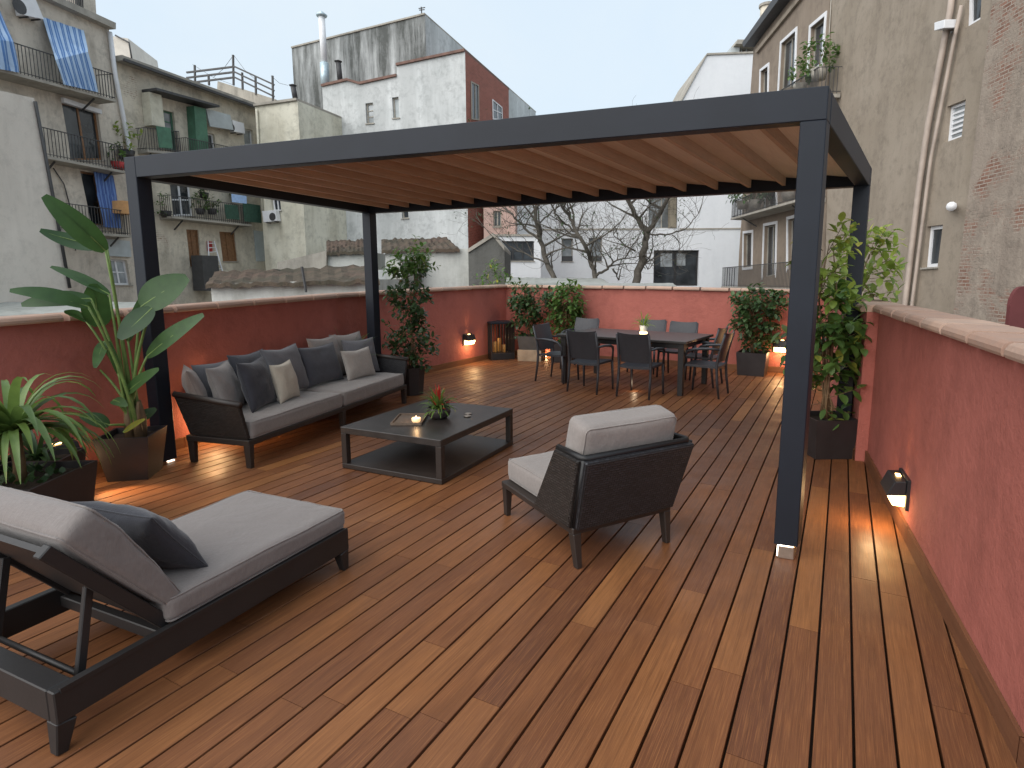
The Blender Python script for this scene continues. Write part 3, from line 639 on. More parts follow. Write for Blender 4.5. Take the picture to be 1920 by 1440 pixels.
# ================================================================== dining set
dt = thing('dining_table', 'dark rectangular dining table by the far red wall', 'dining table', (1.475, 8.78, 0), -.571)
DW, DD = 2.0, 1.25
m = MB(); m.box(-DW/2, DW/2, -DD/2, DD/2, .715, .75); m.build('tabletop', M['tabletop'], dt, bevel=.005)
m = MB()
for y in (-DD/2+.07, DD/2-.10): m.box(-DW/2+.125, DW/2-.125, y, y+.03, .64, .7145)
for x in (-DW/2+.07, DW/2-.10): m.box(x, x+.03, -DD/2+.125, DD/2-.125, .64, .7145)
m.build('apron', M['frame'], dt)
for x in (-1, 1):
    for y in (-1, 1): m = MB(); m.bar((x*(DW/2-.09), y*(DD/2-.09), 0), (x*(DW/2-.09), y*(DD/2-.09), .7145), .07, .07, w2=.085, h2=.085); m.build('leg', M['frame'], dt, bevel=.004)
def make_chair():
    t = thing('dining_chair', 'x', 'chair')
    w, d = .24, .23
    m = MB(); P = []
    for j in range(9):
        for i in range(9):
            x, y = -1+i/4, -1+j/4; P.append((x*(w-.01+.012*y), y*d, .435-.018*(1-x*x)*(1-.3*y*y)+.006*y))
    fs = [(j*9+i, j*9+i+1, (j+1)*9+i+1, (j+1)*9+i) for j in range(8) for i in range(8)]
    lo = [(p[0], p[1], p[2]-.03) for p in P]
    m.mesh(P, fs); m.mesh(lo, [f[::-1] for f in fs])
    rim = [i for i in range(9)]+[j*9+8 for j in range(1, 9)]+[72+i for i in range(7, -1, -1)]+[j*9 for j in range(7, 0, -1)]
    for a, b_ in zip(rim, rim[1:]+rim[:1]): m.face([lo[a], lo[b_], P[b_], P[a]])
    m.build('seat', M['plastic'], t, smooth=False)
    # backrest: curved, reclined panel
    m = MB(); n = 10; rows = 8; F = []; B = []
    for j in range(rows+1):
        v = j/rows; z = .475+v*.385; yb_ = -.215-.085*v-.015*v*v
        for i in range(n+1):
            x = -1+2*i/n; zz = z+(.018*(x*x) if j == rows else 0); yy = yb_+.03*x*x-.03
            F.append((x*(.205+.015*v), yy+.016, zz)); B.append((x*(.205+.015*v), yy, zz))
    fs = [(j*(n+1)+i, j*(n+1)+i+1, (j+1)*(n+1)+i+1, (j+1)*(n+1)+i) for j in range(rows) for i in range(n)]
    m.mesh(F, [f[::-1] for f in fs]); m.mesh(B, fs)
    rim = [i for i in range(n+1)]+[j*(n+1)+n for j in range(1, rows+1)]+[rows*(n+1)+i for i in range(n-1, -1, -1)]+[j*(n+1) for j in range(rows-1, 0, -1)]
    for a, b_ in zip(rim, rim[1:]+rim[:1]): m.face([F[a], F[b_], B[b_], B[a]])
    m.build('backrest', M['plastic'], t, smooth=False)
    for s in (-1, 1):
        m = MB(); m.tube([(s*.232, -.27, 0), (s*.228, -.235, .25), (s*.226, -.222, .43), (s*.226, -.25, .62), (s*.226, -.315, .855)], [.014, .018, .02, .018, .014], 7); m.build('leg', M['plastic'], t, smooth=True)
        m = MB(); m.tube([(s*.235, .235, 0), (s*.232, .22, .25), (s*.228, .205, .42)], [.014, .018, .02], 7); m.build('leg', M['plastic'], t, smooth=True)
        m = MB(); m.tube([(s*.235, -.255, .655), (s*.262, -.12, .665), (s*.268, .06, .65), (s*.262, .15, .625), (s*.245, .2, .56), (s*.232, .205, .43)], [.014, .018, .02, .018, .016, .014], 7); m.build('armrest', M['plastic'], t, smooth=True)
    return t
ch0 = make_chair(); YW = -.571
spots = [(.77, 8.24, YW, 'dark dining chair with its back to the camera, left one on the near side'),
 (1.42, 7.89, YW, 'dark dining chair with its back to the camera, right one on the near side'),
 (.33, 9.02, YW-math.pi/2, 'dark dining chair at the left end of the table, facing right'),
 (2.30, 7.94, YW+math.pi/2, 'dark dining chair at the right end of the table, seen in profile'),
 (2.46, 8.72, YW+math.pi/2, 'dark dining chair half hidden behind the right end chair'),
 (2.26, 9.40, YW+math.pi, 'dark dining chair on the far side of the table, rightmost'),
 (1.86, 9.92, YW+math.pi, 'dark dining chair on the far side, directly behind the small table plant'),
 (.74, 10.25, YW+math.pi, 'dark dining chair on the far side of the table, nearest the bushes')]
for i, (x, y, r, lab) in enumerate(spots):
    c = ch0 if i == 0 else copy_tree(ch0)
    c.location = (x, y, 0); c.rotation_euler = (0, 0, r); tag(c, lab, 'chair', 'dining chairs around the table')
# ================================================================== lamps
def light(name, parent, loc, energy, color, size=.05, kind='POINT', rot=None, spot=None):
    ld = bpy.data.lights.new(name, kind); ld.energy = energy; ld.color = color
    if kind == 'AREA': ld.shape = 'RECTANGLE'; ld.size = size[0]; ld.size_y = size[1]
    else: ld.shadow_soft_size = size
    if kind == 'SPOT': ld.spot_size = spot; ld.spot_blend = .8
    o = bpy.data.objects.new(name, ld); COL.objects.link(o); o.parent = parent; o.location = loc
    if rot: o.rotation_euler = rot
    return o
WARM = (1, .62, .30)
def wall_lamp(p, rz, label, w=.24, h=.17, e=4., tilt=0):
    """local: x along the wall, y out of the wall, z up"""
    t = thing('wall_lamp', label, 'wall lamp', p, rz, 'lamps fixed low on the red parapets')
    m = MB(); m.box(-w/2-.012, w/2+.012, -.003, .02, -h/2-.012, h/2+.012); m.build('back_plate', M['black'], t, bevel=.003)
    m = MB(); z0 = -.005
    m.hexa([(-w/2, .0205, z0), (w/2, .0205, z0), (w/2, .125, z0-.012), (-w/2, .125, z0-.012), (-w/2, .0205, h/2), (w/2, .0205, h/2), (w/2, .085, h/2-.006), (-w/2, .085, h/2-.006)])
    m.build('housing', M['black'], t, bevel=.005)
    m = MB(); m.hexa([(-w/2+.012, .0205, -h/2+.004), (w/2-.012, .0205, -h/2+.004), (w/2-.014, .085, -h/2+.006), (-w/2+.014, .085, -h/2+.006), (-w/2+.012, .0205, z0-.001), (w/2-.012, .0205, z0-.001), (w/2-.012, .118, z0-.013), (-w/2+.012, .118, z0-.013)])
    m.build('lens', M['led'], t, bevel=.004)
    m = MB(); m.box(-.025, .025, .035, .06, h/2+.0005, h/2+.006); m.build('top_opening', M['led'], t)
    light('lamp_light', t, (0, .17, -h/2-.03), e, WARM, .05)
    light('lamp_uplight', t, (0, .045, h/2+.03), e*.5, WARM, .02, 'SPOT', (math.pi-.10, 0, 0), 1.0)
    return t
dR = math.atan2(3.25, 1.285)    # right wall direction
def on_wall(px, py, a, b_):
    a, b_ = V(a), V(b_); u = (b_-a).normalized(); n = V((-u.y, u.x)); d = ray(px, py); t = a.dot(n)/(d.x*n.x+d.y*n.y); return EY+d*t
# right wall (out normal points left/-x)
wall_lamp((2.335, 3.56, .27), math.atan2(3.25, 1.285), 'black wall lamp with glowing lens low on the right red wall', .25, .17, 3.2)
a = on_wall(875, 637, (-1.87, 9.71), (-.63, 12.12)); wall_lamp((a.x+.005, a.y, .455), math.atan2(2.41, 1.24)+math.pi, 'small glowing wall lamp on the left red wall beside the lantern', .25, .19, 5.)
wall_lamp((4.11, 9.76, .455), math.atan2(-1.29, 2.62)+math.pi, 'bright wall lamp on the far wall beside the box planter', .27, .2, 6.)
wall_lamp((-3.30, 5.62, .40), math.atan2(2.2, .75)+math.pi, 'wall lamp behind the sofa, only its glow on the wall shows', .25, .17, 8)
wall_lamp((-3.66, 4.30, .27), math.atan2(4.4, 1.52)+math.pi, 'wall lamp behind the paddle leaf plant, only its glow shows', .25, .17, .8)
light('floor_spot', bpy.data.objects[sorted(o.name for o in bpy.data.objects if o.name.startswith('wall_lamp'))[-1]], (.0, .2, .0), 55, WARM, .03, 'SPOT', (math.radians(58), 0, math.radians(12)), .85)
def deck_light(p, label, e=2.5):
    t = thing('deck_uplight', label, 'deck light', p)
    m = MB(); m.lathe([(0, .0), (.04, 0), (.04, .02), (.03, .024), (0, .024)], n=16); m.build('housing', M['steel'], t, smooth=False)
    m = MB(); m.lathe([(0, .0245), (.028, .0245), (.02, .03), (0, .031)], n=16); m.build('lens', M['led'], t)
    light('lamp_light', t, (0, 0, .07), e, WARM, .03); return t
deck_light((3.02, 5.62, 0), 'small uplight on the deck behind the right rear pergola post', 3.5)
deck_light((.17, 11.62, 0), 'small uplight on the deck between the corner bushes and the table', 2.5)
light('foot_light', posts['FR'], (1.38, 3.06, .08), .55, (1, .72, .45), .02)
light('foot_light', posts['FL'], (-3.10, 4.86, .10), .8, (1, .62, .30), .02)

# lantern
lt = thing('lantern', 'tall black box lantern standing in the far left corner', 'lantern', (-.74, 11.55, 0), .35)
w = .24
m = MB(); m.box(-w, w, -w, w, 0, .13); m.build('base', M['black'], lt, bevel=.004)
m = MB(); m.box(-w-.01, w+.01, -w-.01, w+.01, .70, .735); m.build('lid', M['metal'], lt, bevel=.004)
m = MB()
for x, y in ((-1,-1),(1,-1),(1,1),(-1,1)): m.bar((x*(w-.015), y*(w-.015), .1305), (x*(w-.015), y*(w-.015), .6995), .028)
for k in range(-3, 4):
    for q in ((k*.06, -w+.008), (w-.008, k*.06), (k*.06, w-.008), (-w+.008, k*.06)): m.bar((*q, .1305), (*q, .6995), .014)
m.build('frame', M['frame'], lt)
for k, (x, y, h) in enumerate(((-.09, .02, .2), (.08, -.04, .14), (.02, .1, .26))):
    m = MB(); m.lathe([(0, .131), (.04, .131), (.04, .131+h), (.03, .134+h), (0, .128+h)], c=(x, y, 0), n=16); m.build('candle', M['amber'], lt, smooth=True)
light('candle_light', lt, (0, 0, .42), .3, WARM, .05)

# ================================================================== plants
def leaf(mb_, base, tip, width, up=V((0, 0, 1)), bend=.0, fold=.2, n=5, shape=0, tint=.5, mi=0, twist=0):
    base, tip = V(base), V(tip); d = tip-base; L = d.length
    if L < 1e-4: return
    t = d/L; s = t.cross(up)
    if s.length < .05: s = t.orthogonal()
    s.normalize(); u = s.cross(t).normalized()
    if twist: R = Matrix.Rotation(twist, 3, t); s = R @ s; u = R @ u
    b = len(mb_.v); 
    for i in range(n+1):
        f = i/n
        if shape == 0: wd = math.sin(math.pi*f**.8)**.75       # oval
        elif shape == 1: wd = (min(1, f*7)**.6)*(1-f)**.55*1.15   # strap
        else: wd = (math.sin(math.pi*min(1, f*.93+.03))**.55)*(1-.35*f)*1.1 # paddle
        wd *= width/2; c = base+d*f+u*(-bend*L*4*(f-.5)**2+bend*L)+V((0, 0, 0))
        mb_.v += [c-s*wd+u*wd*fold, c, c+s*wd+u*wd*fold]
    for i in range(n):
        k = b+i*3
        for a in (0, 1): mb_.f.append((k+a, k+a+1, k+a+4, k+a+3)); mb_.m.append(mi); mb_.uv.append(None); mb_.t.append(max(.01, min(.99, tint)))
def sq_pot(parent, w, h, taper=.04, mat=None, rim=.018, rz=0, soil=True, z0=0, nm='planter'):
    a, b_ = w/2-taper/2, w/2+taper/2; m = MB(); q = [(-1,-1),(1,-1),(1,1),(-1,1)]
    R = Matrix.Rotation(rz, 3, 'Z')
    def ring(r, z): return [R @ V((x*r, y*r, z)) for x, y in q]
    r0, r1, r2, r3 = ring(a, z0+.002), ring(b_, z0+h), ring(b_-rim, z0+h), ring(b_-rim-.004, z0+h-.06)
    m.face(r0[::-1])
    for A_, B_ in ((r0, r1), (r1, r2), (r2, r3)):
        for i in range(4): m.face([A_[i], A_[(i+1) % 4], B_[(i+1) % 4], B_[i]])
    o = m.build(nm, mat or M['pot'], parent)
    if soil:
        m = MB(); n = 8
        for i in range(n):
            for j in range(n):
                P = []
                for di, dj in ((0, 0), (1, 0), (1, 1), (0, 1)):
                    x, y = (-1+2*(i+di)/n)*(b_-rim-.003), (-1+2*(j+dj)/n)*(b_-rim-.003)
                    P.append(R @ V((x, y, z0+h-.045+.018*noise.noise(V((x*14, y*14, w*9))))))
                m.face(P)
        m.build('soil', M['soil'], parent)
    return o

# --- bird of paradise (white strelitzia type paddle plant)
bp = V((-3.27, 4.60, 0))
st = thing('paddle_leaf_plant', 'tall plant with big paddle leaves in a square pot by the left front post', 'potted plant', bp, .22)
sq_pot(st, .335, .36, .05)
crown = V((-3.22, 4.58, .40)); rd = random.Random(8)
# leaf base px, tip px, depth of base, depth of tip, width(m), mode tint, twist, bend
LV = [((198, 470), (82, 367), 4.45, 4.15, .165, .45, -.5, .06),
      ((200, 462), (75, 432), 4.75, 4.55, .155, .12, .9, -.10),
      ((205, 552), (95, 500), 4.5, 4.4, .10, .30, 1.0, .05),
      ((165, 575), (18, 545), 4.30, 4.0, .115, .40, .55, .10),
      ((170, 560), (40, 572), 4.40, 4.15, .12, .32, .3, .10),
      ((186, 612), (175, 532), 4.55, 4.45, .19, .62, .0, .0),
      ((265, 575), (352, 520), 4.70, 4.80, .25, .42, -.35, .05),
      ((285, 578), (224, 636), 4.55, 4.35, .17, .15, .7, .02),
      ((276, 668), (382, 590), 4.55, 4.45, .13, .50, -.3, .04),
      ((186, 692), (108, 656), 4.75, 4.65, .10, .12, .6, .06),
      ((235, 738), (298, 692), 4.55, 4.40, .11, .55, -.4, .03),
      ((205, 797), (150, 780), 4.40, 4.30, .12, .22, .6, .06),
      ((232, 810), (272, 786), 4.45, 4.35, .055, .90, -.3, .02),
      ((212, 750), (238, 762), 4.45, 4.30, .08, .40, .2, .05),
      ((255, 790), (293, 766), 4.65, 4.75, .09, .25, -.3, .05),
      ((196, 640), (178, 690), 4.60, 4.40, .08, .85, .2, .08), ((240, 640), (262, 560), 4.7, 4.75, .07, .75, .3, .03), ((222, 700), (205, 640), 4.5, 4.45, .05, .7, .2, .02), ((160, 600), (120, 585), 4.5, 4.3, .08, .6, .3, .08)]
stems = MB()
for i, (b0_, t0_, yb_, yt_, w, tn, tw, bn_) in enumerate(LV):
    b_, t_ = at_y(*b0_, yb_), at_y(*t0_, yt_); m = MB()
    toCam = (EY-b_).normalized()
    up_ = (V((0, 0, 1))*.35+toCam*.95).normalized()
    leaf(m, b_, t_, w*1.12, up_, bn_, .16, 12, 2, tn, 0, tw*.45)
    # midrib
    d = t_-b_; s_ = d.normalized().cross(up_).normalized(); u__ = s_.cross(d.normalized()).normalized()
    m.tube([b_+d*f+u__*(-bn_*d.length*4*(f-.5)**2+bn_*d.length-.003) for f in (0, .25, .5, .75, .95)], [.008, .006, .005, .003, .001], 5, 1, False)
    m.build('leaf', [M['strel'], M['stem']], st, world=True, smooth=True)
    a = crown+V((rd.uniform(-.04, .04), rd.uniform(-.04, .04), 0)); mid = a.lerp(b_, .5); mid.z += .1*(b_.z-a.z)
    mid.x = a.x+(b_.x-a.x)*.3; mid.y = a.y+(b_.y-a.y)*.35
    pts = []
    for k in range(9):
        f = k/8; pts.append(a*(1-f)**2+mid*2*f*(1-f)+b_*f*f)
    stems.tube(pts, [.017*(1-.55*k/8) for k in range(9)], 7)
stems.build('stems', M['stem'], st, world=True, smooth=True)
m = MB()
for k in range(5): a = crown+V((rd.uniform(-.05, .05), rd.uniform(-.05, .05), -.08)); m.tube([a, a+V((rd.uniform(-.02, .02), 0, .16)), a+V((rd.uniform(-.03, .03), 0, .3))], [.035, .028, .012], 8)
m.build('stem_base', M['twig'], st, world=True, smooth=True)

def strap_plant(parent, c, n, L, w, mat='strap', up0=.9, rd=None, droop=1., n_seg=9, tint=(.1, .8), z_spread=.05):
    m = MB()
    for k in range(n):
        az = rd.uniform(0, 2*math.pi); el = rd.uniform(.15, 1.35)*up0; l = L*rd.uniform(.7, 1.1); d = V((math.cos(az), math.sin(az), 0)); p = V(c)+d*.02+V((0, 0, rd.uniform(0, z_spread)))
        v = d*math.cos(el)+V((0, 0, math.sin(el))); pts = [p.copy()]; st_ = l/n_seg
        for i in range(n_seg):
            v = (v+V((0, 0, -1))*droop*(.10+.045*i)*(l/.6)).normalized(); p = p+v*st_; pts.append(p.copy())
        s_ = V((-d.y, d.x, 0)); b = len(m.v); tn = rd.uniform(*tint); ww = w*rd.uniform(.75, 1.15); sk = rd.uniform(-.3, .3)
        for i, q in enumerate(pts):
            f = i/n_seg; wd = ww/2*(min(1, f*5+.35))*(1-f**2.6)+.0015; tang = (pts[min(i+1, n_seg)]-pts[max(0, i-1)]).normalized()
            ss = (s_+tang.cross(s_)*sk*f).normalized(); uu = ss.cross(tang)
            m.v += [q-ss*wd-uu*wd*.28, q, q+ss*wd-uu*wd*.28]
        for i in range(n_seg):
            kk = b+i*3
            for a in (0, 1): m.f.append((kk+a, kk+a+1, kk+a+4, kk+a+3)); m.m.append(0); m.uv.append(None); m.t.append(max(.01, min(.99, tn+(.25 if i > n_seg-2 and rd.random() < .3 else 0))))
    return m.build('foliage', M[mat], parent, smooth=True)
rd = random.Random(21)
sp = thing('strap_leaf_plant', 'spiky plant with long arching leaves in the large planter at the left edge', 'potted plant', (-3.12, 3.40, 0))
sq_pot(sp, .50, .42, .05, rz=.05)
strap_plant(sp, (0.0, 0, .66), 80, .62, .050, rd=rd, up0=1.0, droop=1.0)
m = MB(); m.tube([(0, 0, .36), (.01, 0, .5), (0, 0, .68)], [.035, .03, .035], 8); m.build('trunk', M['twig'], sp, smooth=True)
m = MB()
for k in range(60):
    a, r = rd.uniform(0, 6.28), rd.uniform(.05, .22); p = V((r*math.cos(a), r*math.sin(a), .385+rd.uniform(0, .02))); q = p+V((rd.uniform(-.05, .05), rd.uniform(-.05, .05), rd.uniform(.02, .07))); leaf(m, p, q, .035, n=4, tint=rd.random()*.5)
m.build('undergrowth', M['leafd'], sp, smooth=True)
p2 = thing('potted_plant', 'dark leafy plant in the planter between the arching leaves and the red wall', 'potted plant', (-3.42, 3.88, 0))
sq_pot(p2, .36, .38, .04, rz=.2)
strap_plant(p2, (0, 0, .34), 34, .38, .03, 'leafd', rd=rd, up0=1.0, droop=1.6, tint=(.05, .8))

def bush(parent, blobs, n, L, w, mat, rd, wmat='twig', c0=(0, 0, .3), nstem=5, tint=(.05, .8), droop=.2, nm='foliage', toplight=0):
    """leaves on many short twigs spread through a set of blobs (cx,cy,cz,rx,ry,rz)"""
    m = MB(); tw = MB(); c0 = V(c0); tot = sum(b[3]*b[4]*b[5] for b in blobs)
    zmin = min(b[2]-b[5] for b in blobs); zmax = max(b[2]+b[5] for b in blobs)
    for bx_ in blobs:
        C = V(bx_[:3]); R = bx_[3:6]; k = max(6, int(n*(R[0]*R[1]*R[2])/tot/6))
        for t in range(k):
            while True:
                q = V((rd.uniform(-1, 1), rd.uniform(-1, 1), rd.uniform(-1, 1)))
                if .15 < q.length < 1: break
            q = q*(q.length**-.35)
            p = C+V((q.x*R[0], q.y*R[1], q.z*R[2])); d = V((q.x, q.y, q.z*.6+.35)).normalized(); tl = L*rd.uniform(1.0, 2.0)
            e = p+d*tl
            if rd.random() < .6: tw.tube([p-d*tl*.5, e], [.0035, .0018], 4, cap=False)
            for j in range(6):
                f = (j+.5)/6; az = j*2.4+rd.uniform(-.5, .5); o_ = d.orthogonal().normalized(); o2 = d.cross(o_)
                dd = (o_*math.cos(az)+o2*math.sin(az)+d*.55+V((0, 0, -droop))).normalized(); b_ = p+d*tl*f; l = L*rd.uniform(.65, 1.2)
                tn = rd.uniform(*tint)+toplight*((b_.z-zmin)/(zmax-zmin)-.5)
                leaf(m, b_, b_+dd*l, w*rd.uniform(.8, 1.15), V((0, 0, 1)), rd.uniform(0, .12), rd.uniform(.1, .45), 4, 0, tn)
    for t in range(nstem):
        bx_ = rd.choice(blobs); e = V(bx_[:3])+V((rd.uniform(-.3, .3)*bx_[3], rd.uniform(-.3, .3)*bx_[4], bx_[5]*.5)); s_ = c0+V((rd.uniform(-.05, .05), rd.uniform(-.05, .05), 0))
        mid = s_.lerp(e, .5)+V((rd.uniform(-.06, .06), rd.uniform(-.06, .06), 0)); tw.tube([s_, s_.lerp(mid, .5), mid, mid.lerp(e, .5)+V((rd.uniform(-.02, .02), 0, 0)), e], [.011, .010, .008, .006, .003], 6)
    tw.build('stems', M[wmat], parent, smooth=True)
    return m.build(nm, M[mat], parent, smooth=True)
rd = random.Random(4)
# climber by the centre post in a round pot
t = thing('climbing_plant', 'tall narrow leafy climber in a round pot by the rear left post', 'potted plant', (-1.72, 7.95, 0))
m = MB(); m.lathe([(0, .003), (.15, .003), (.185, .38), (.165, .38), (.16, .34), (0, .34)], n=8); m.build('planter', M['pot'], t); 
m = MB(); m.lathe([(.157, .335), (0, .345)], n=16); m.build('soil', M['soil'], t)
bush(t, [(0, 0, .70, .24, .2, .22), (.05, 0, .52, .22, .18, .12), (-.06, 0, 1.0, .2, .18, .22), (.02, 0, 1.25, .2, .17, .2), (-.04, 0, 1.5, .21, .17, .16)], 900, .095, .055, 'leafd', rd, nstem=7, c0=(0, 0, .34))
bush(t, [(.0, 0, 1.70, .2, .15, .15), (.06, 0, 1.92, .12, .1, .14), (.14, 0, 1.75, .14, .12, .1)], 330, .09, .05, 'leafg', rd, nstem=2, c0=(0, 0, 1.2), nm='new_leaves', tint=(.4, .9))
# small spiky plant behind the sofa
t = thing('spiky_plant', 'small upright spiky plant in a slim pot behind the sofa', 'potted plant', (-2.36, 7.30, 0))
m = MB(); m.lathe([(0, .003), (.09, .003), (.12, .62), (.105, .62), (.1, .58), (0, .58)], n=16); m.build('planter', M['pot'], t, smooth=True)
strap_plant(t, (0, 0, .58), 20, .42, .022, 'leafg', rd=rd, up0=1.05, droop=.25, tint=(.3, .9))
# two corner bushes
t = thing('potted_bush', 'dark bush in a grey box planter in the far left corner', 'potted plant', (-.10, 11.32, 0), -.2)
sq_pot(t, .44, .26, .03, M['potg'], z0=.22)
m = MB(); m.box(-.23, .23, -.23, .23, 0, .2195); m.build('plinth', simple('pale_wood_plinth', (.33, .25, .17), .7, 0, .2, 8), t, bevel=.004)
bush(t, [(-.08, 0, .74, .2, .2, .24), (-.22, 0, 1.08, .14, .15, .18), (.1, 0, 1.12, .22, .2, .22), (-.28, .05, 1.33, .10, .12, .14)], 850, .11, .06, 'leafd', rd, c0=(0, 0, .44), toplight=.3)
t = thing('potted_bush', 'rounded bright green bush just left of the dining table in the corner', 'potted plant', (.50, 11.12, 0), -.2)
sq_pot(t, .42, .36, .03, M['pot'])
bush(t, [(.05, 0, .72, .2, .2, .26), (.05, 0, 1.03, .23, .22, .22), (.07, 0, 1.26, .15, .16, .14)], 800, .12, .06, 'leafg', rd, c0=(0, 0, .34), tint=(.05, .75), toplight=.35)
# bush by the far right lamp
t = thing('potted_bush', 'dense dark green bush in a box planter beside the far wall lamp', 'potted plant', (3.58, 9.62, 0), -.5)
sq_pot(t, .44, .38, .03, M['pot'])
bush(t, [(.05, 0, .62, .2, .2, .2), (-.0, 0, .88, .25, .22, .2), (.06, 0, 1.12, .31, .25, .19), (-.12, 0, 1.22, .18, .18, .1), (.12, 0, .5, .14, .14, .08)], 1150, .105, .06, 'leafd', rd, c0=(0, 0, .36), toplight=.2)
# tall climber at the right corner
t = thing('tall_leafy_plant', 'tall lime green leafy plant between the two right pergola posts', 'potted plant', (2.62, 5.18, 0), .05)
sq_pot(t, .36, .36, .03, M['pot']); 
m = MB(); m.box(.182, .198, -.165, .165, .004, .35); m.build('side_board', M['copper'], t, bevel=.003)  # added board, its colour paints the pot's brown right side as lit
bush(t, [(-.06, 0, .55, .15, .16, .13), (-.08, 0, .80, .16, .16, .16), (-.06, 0, 1.05, .16, .16, .16), (-.1, 0, 1.27, .16, .16, .14), (-.04, 0, .95, .14, .15, .3)], 470, .13, .072, 'leafg', rd, c0=(0, 0, .34), nstem=10, tint=(.1, .95), droop=.35)
bush(t, [(-.12, 0, 1.55, .15, .16, .2), (-.1, 0, 1.82, .14, .14, .14), (.66, .62, 1.70, .15, .16, .24), (.74, .66, 1.48, .12, .14, .12), (-.05, 0, 1.38, .13, .14, .12), (.62, .62, 1.98, .06, .08, .10)], 520, .125, .06, 'leafy', rd, c0=(0, 0, .9), nstem=7, nm='young_leaves', tint=(.15, .95), droop=.3, toplight=.2)
# table plant
t = thing('table_plant', 'small green plant in a glowing white pot on the dining table', 'potted plant', (1.60, 8.78, .751))
m = MB(); m.lathe([(0, 0), (.045, 0), (.06, .13), (.052, .13), (.045, .1), (0, .1)], n=16); m.build('white_pot', simple('white_pot', (.8, .74, .62), .5), t, smooth=True)
m = MB(); m.lathe([(.050, .003), (.056, .003), (.058, .03), (.052, .03)], n=16); m.build('tealight_ring', M['candle'], t, smooth=True)
strap_plant(t, (0, 0, .1), 34, .2, .022, 'leafy', rd=rd, up0=1.1, droop=1.1, tint=(.1, .7))
# coffee table plant
strap_plant(bowlp, (0, 0, .07), 75, .20, .020, 'leafg', rd=rd, up0=1.05, droop=1.6, tint=(.35, .9))
o = strap_plant(bowlp, (0, 0, .09), 16, .17, .026, 'redleaf', rd=rd, up0=1.5, droop=.3); o.name = 'red_bracts'
light('candle_light', cn, (0, 0, .085), .35, (1, .6, .28), .015)
light('candle_light', t, (-.1, -.1, .06), .25, (1, .7, .4), .02)
